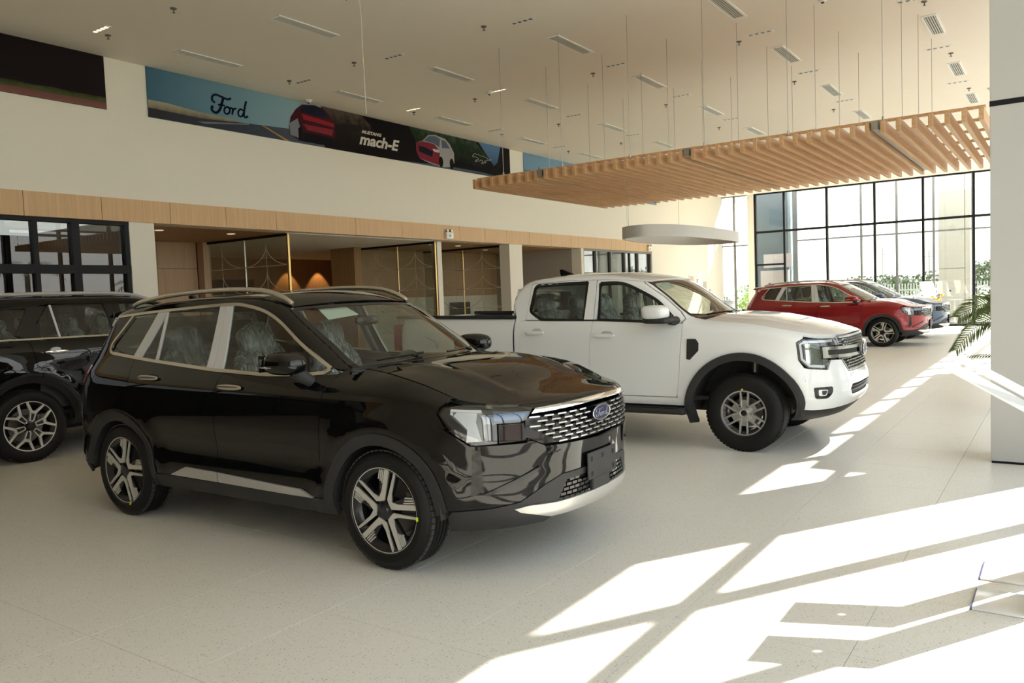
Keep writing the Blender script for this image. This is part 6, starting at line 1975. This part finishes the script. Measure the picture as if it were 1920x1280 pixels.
w6 = group_struct('window_6', 'second grey framed glass screen beyond the far glazing')
xs = [-9.45 + 1.31 * k for k in range(8)]
for a, b_ in zip(xs[:-1], xs[1:]):
    for z0, z1 in ((0.0, 3.50), (3.56, 5.6)):
        bx('pane', a + .03, b_ - .03, 35.0, 35.01, z0, z1, M_GLASS, w6)
for i, x in enumerate(xs):
    w = .10 if i == 0 else .04
    bx('mullion', x - w, x + w, 34.95, 35.06, -.14, 5.7, M_GREYMETAL, w6)
for z0, z1 in ((-.14, 0), (3.50, 3.56), (5.6, 5.7)):
    bx('transom', xs[0], xs[-1], 34.96, 35.05, z0, z1, M_GREYMETAL, w6)

tt = thing('sign_totem', 'tall blue grey sign totem behind the far glazing', 'sign', (-10.05, 33.9, -.145))
bx('slab', -.62, .62, -.15, .15, 0, 6.2, pbr('totem_blue', (.085, .125, .155), .4, noise=.05), tt)
bx('rib', .62, .75, -.12, .12, 0, 6.2, pbr('totem_light', (.24, .32, .36), .4, noise=.05), tt)
for k, (y, z0, z1, dx) in enumerate(((33.35, 2.55, 3.10, 0), (32.75, .2, 2.42, .05))):
    t = thing('notice_sign', ['upper white sign panel in front of the blue totem', 'lower white sign panel in front of the blue totem'][k], 'sign', (-9.72 + dx, y, -.145))
    bx('panel', -.56, .56, -.06, .06, z0 if k == 0 else .1, z1, pbr('panel_lilac', (.52, .50, .53), .5, noise=.02), t)
    bx('post', -.45, -.40, .06, .12, 0, z0 + .2, M_GREYMETAL, t)
    bx('post', .40, .45, .06, .12, 0, z0 + .2, M_GREYMETAL, t)

oc = thing('outer_column', 'pale square column standing outside the far glazing', 'column', (-3.8, 37.2, -.145))
bx('shaft', -.46, .46, -.4, .4, 0, 2.22, M_WALL, oc)
bx('shaft', -.46, .46, -.4, .4, 2.24, 9, M_WALL, oc)
bx('joint', -.44, .44, -.38, .38, 2.22, 2.24, M_DARK, oc)
bx('socket', -.08, -.02, -.41, -.40, 1.30, 1.36, M_DARK, oc)
bx('side_slab', .48, .66, -.3, .3, 0, 9, M_WALL, oc)

M_POLE = pbr('pole_grey', (.42, .42, .40), .6, noise=.05)
# picket fences
M_PICKET = pbr('white_picket', (.52, .54, .52), .5, noise=.03)
fen = thing('picket_fence', 'long white picket fence outside the far glazing', 'fence', (0, 43, -.15))
p0 = None
for k in range(176):
    x = -20 + .128 * k
    if p0 is None:
        p0 = MB().prism([(-.022, 0), (.022, 0), (.022, 1.66), (0, 1.70), (-.022, 1.66)], -.012, .012, lambda u, v, w: (u, w, v)).build('picket', M_PICKET, fen)
        p0.location = (x, 0, 0)
    else:
        share('picket', p0, fen, (x, 0, 0))
for z in (.35, 1.35):
    bx('rail', -20, 2.5, .012, .05, z, z + .06, M_PICKET, fen)
f2 = thing('picket_fence', 'white picket fence along the sunny front, seen only in reflections', 'fence', (12, 0, -.15))
mb = MB()
for k in range(260):
    y = -8 + .2 * k
    mb.box(-.012, .012, y - .035, y + .035, 0, 1.7)
q = mb.build('pickets', M_PICKET, f2); q['kind'] = 'stuff'
for z in (.35, 1.35):
    bx('rail', .012, .05, -8, 44, z, z + .06, M_PICKET, f2)

# trees and shrubs behind the fence
lab = ['rounded pale green tree', 'low spreading green tree', 'bushy green tree', 'small hazy green tree']
spots = [(-26, 60, 2.2), (-21.5, 56, 2.0), (-17.5, 58, 2.3), (-14.2, 55, 1.9), (-11.2, 57, 2.1), (-8.6, 54, 2.3), (-6.2, 59.5, 2.4), (-4.2, 52.5, 2.6), (-1.2, 57.0, 3.0), (1.4, 52.5, 3.6), (5.5, 57, 3.6)]
for k, (x, y, h_) in enumerate(spots):
    t = thing('tree', '%s beyond the picket fence, %s from the left' % (lab[k % 4], ORD[k]), 'tree', (x, y, -.15), 0, 'trees beyond the fence')
    MB().tube([(0, 0, 0), (.1, 0, h_ * .45)], [.12, .08], 7).build('trunk', M_BARK, t)
    leafy(t, (0, 0, h_ * .62), (1.9, 1.5, h_ * .42), 1500, .22, M_LEAF2, 20 + k)
for k, (x, y, h_) in enumerate(((-17.6, 62, 4.6), (-11.4, 66, 4.4), (-8.0, 64, 4.0))):
    t = thing('utility_pole', 'thin grey utility pole far beyond the fence, %s from the left' % ORD[k], 'pole', (x, y, -.15), 0, 'utility poles')
    MB().tube([(0, 0, 0), (0, 0, h_)], .045, 8).build('pole', M_POLE, t)
    bx('cross_arm', -.35, .35, -.03, .03, h_ - .5, h_ - .44, M_POLE, t)
sh = thing('young_shrub', 'bright green young shrub outside the narrow corner window', 'plant', (-11.35, 34.2, -.145))
leafy(sh, (0, 0, 1.0), (.42, .42, .75), 420, .13, M_LEAF3, 5, 'leaves')
MB().tube([(0, 0, 0), (.03, 0, .9)], [.03, .015], 6).build('stem', M_BARK, sh)
# palms on the sunny side, mirrored in the office glazing
for k, (x, y, h_) in enumerate(((17, 14, 3.6), (19, 19, 4.2), (16, 23.5, 3.3), (18, 9, 3.4))):
    t = thing('outdoor_palm', 'tall palm on the sunny side mirrored in the office glazing, %s from the left' % ORD[k], 'palm', (x, y, -.15), 0, 'palms on the sunny side')
    MB().tube([(0, 0, 0), (.1, .05, h_ * .5), (.05, 0, h_)], [.17, .13, .11], 9).build('trunk', M_BARK, t, smooth=True)
    for i in range(12):
        frond(t, (.05, 0, h_), i * .524 + k, .55 - .25 * (i % 2), 2.0, 1.3, .55, .05, 14, 'frond', M_LEAF2, .8)
for k, (x, y, h_) in enumerate(((22, 4, 2.8), (23, 12, 3.0), (22, 20, 2.7), (23, 28, 3.1), (22, 36, 2.9))):
    t = thing('hedge_tree', 'leafy tree behind the sunny side fence, %s from the left' % ORD[k], 'tree', (x, y, -.15), 0, 'trees on the sunny side')
    MB().tube([(0, 0, 0), (.1, 0, h_ * .5)], [.12, .08], 7).build('trunk', M_BARK, t)
    leafy(t, (0, 0, h_ * .6), (2.0, 3.2, h_ * .42), 1200, .3, M_LEAF2, 60 + k)

# ---------------------------------------------------------------- things near the far end
bd_ = thing('display_board', 'white tilted display board behind the blue grey SUV', 'board', (-3.75, 30.0, 0))
MB().prism([(-.30, 1.60), (.10, 1.60), (.26, 1.02), (-.18, 1.02)], -.012, .012, lambda u, v, w: (u, w, v)).build('board', M_ACRYL, bd_)
bx('leg', -.06, -.03, .0, .03, 0, 1.1, M_GREYMETAL, bd_); bx('leg', .10, .13, .0, .03, 0, 1.1, M_GREYMETAL, bd_)
bx('foot', -.2, .3, -.15, .15, 0, .015, M_GREYMETAL, bd_)
fl = thing('flower_table', 'small table with yellow and blue flowers near the far glazing', 'flowers', (-3.42, 29.6, 0))
MB().lathe([(0, .0), (.18, .0), (.18, .02), (.03, .03), (.03, .86), (.28, .87), (.28, .90), (0, .90)], 28, 'Z').build('table', M_WHITE, fl, smooth=True)
rf = random.Random(9)
cols = [pbr('petal_yellow', (.72, .45, .04), .5, noise=.1), pbr('petal_blue', (.16, .26, .36), .5, noise=.1), pbr('petal_orange', (.55, .2, .05), .5, noise=.1)]
for k in range(16):
    a, r_, z = rf.uniform(0, 6.28), rf.uniform(0, .2), rf.uniform(.97, 1.16)
    x, y = r_ * math.cos(a), r_ * math.sin(a)
    sel('flower', (x, y, z), (.05, .05, .04), cols[k % 3], fl, 2.0, nu=8, nv=6)
    MB().tube([(x * .4, y * .4, .90), (x, y, z)], .006, 5).build('stem', M_LEAF, fl)

# lounge details
pd = thing('lounge_pendant', 'pale pendant lamp hanging in the lounge between two warm light scallops', 'pendant lamp', (-16.6, 11.35, 1.55))
MB().lathe([(0, .34), (.05, .33), (.10, .20), (.13, .0), (.12, .0), (.09, .19), (.04, .31)], 24, 'Z').build('shade', pbr('lamp_glass', (.62, .58, .58), .4, noise=.02), pd, smooth=True)
MB().tube([(0, 0, .34), (0, 0, 1.37)], .008, 6).build('cord', M_DARK, pd)
MB().lathe([(0, 1.375), (.07, 1.375), (.07, 1.34), (0, 1.34)], 16, 'Z').build('rose', M_DARK, pd)
tv = thing('wall_screen', 'black wall screen below the oak panel behind the third glass screen', 'screen', (-14.5, 17.83, 1.14))
bx('case', 0, .04, 0, .92, 0, .37, M_BLACKMETAL, tv, bevel=.006)
bx('glass', .04, .043, .02, .90, .02, .35, M_PLASTIC2, tv)
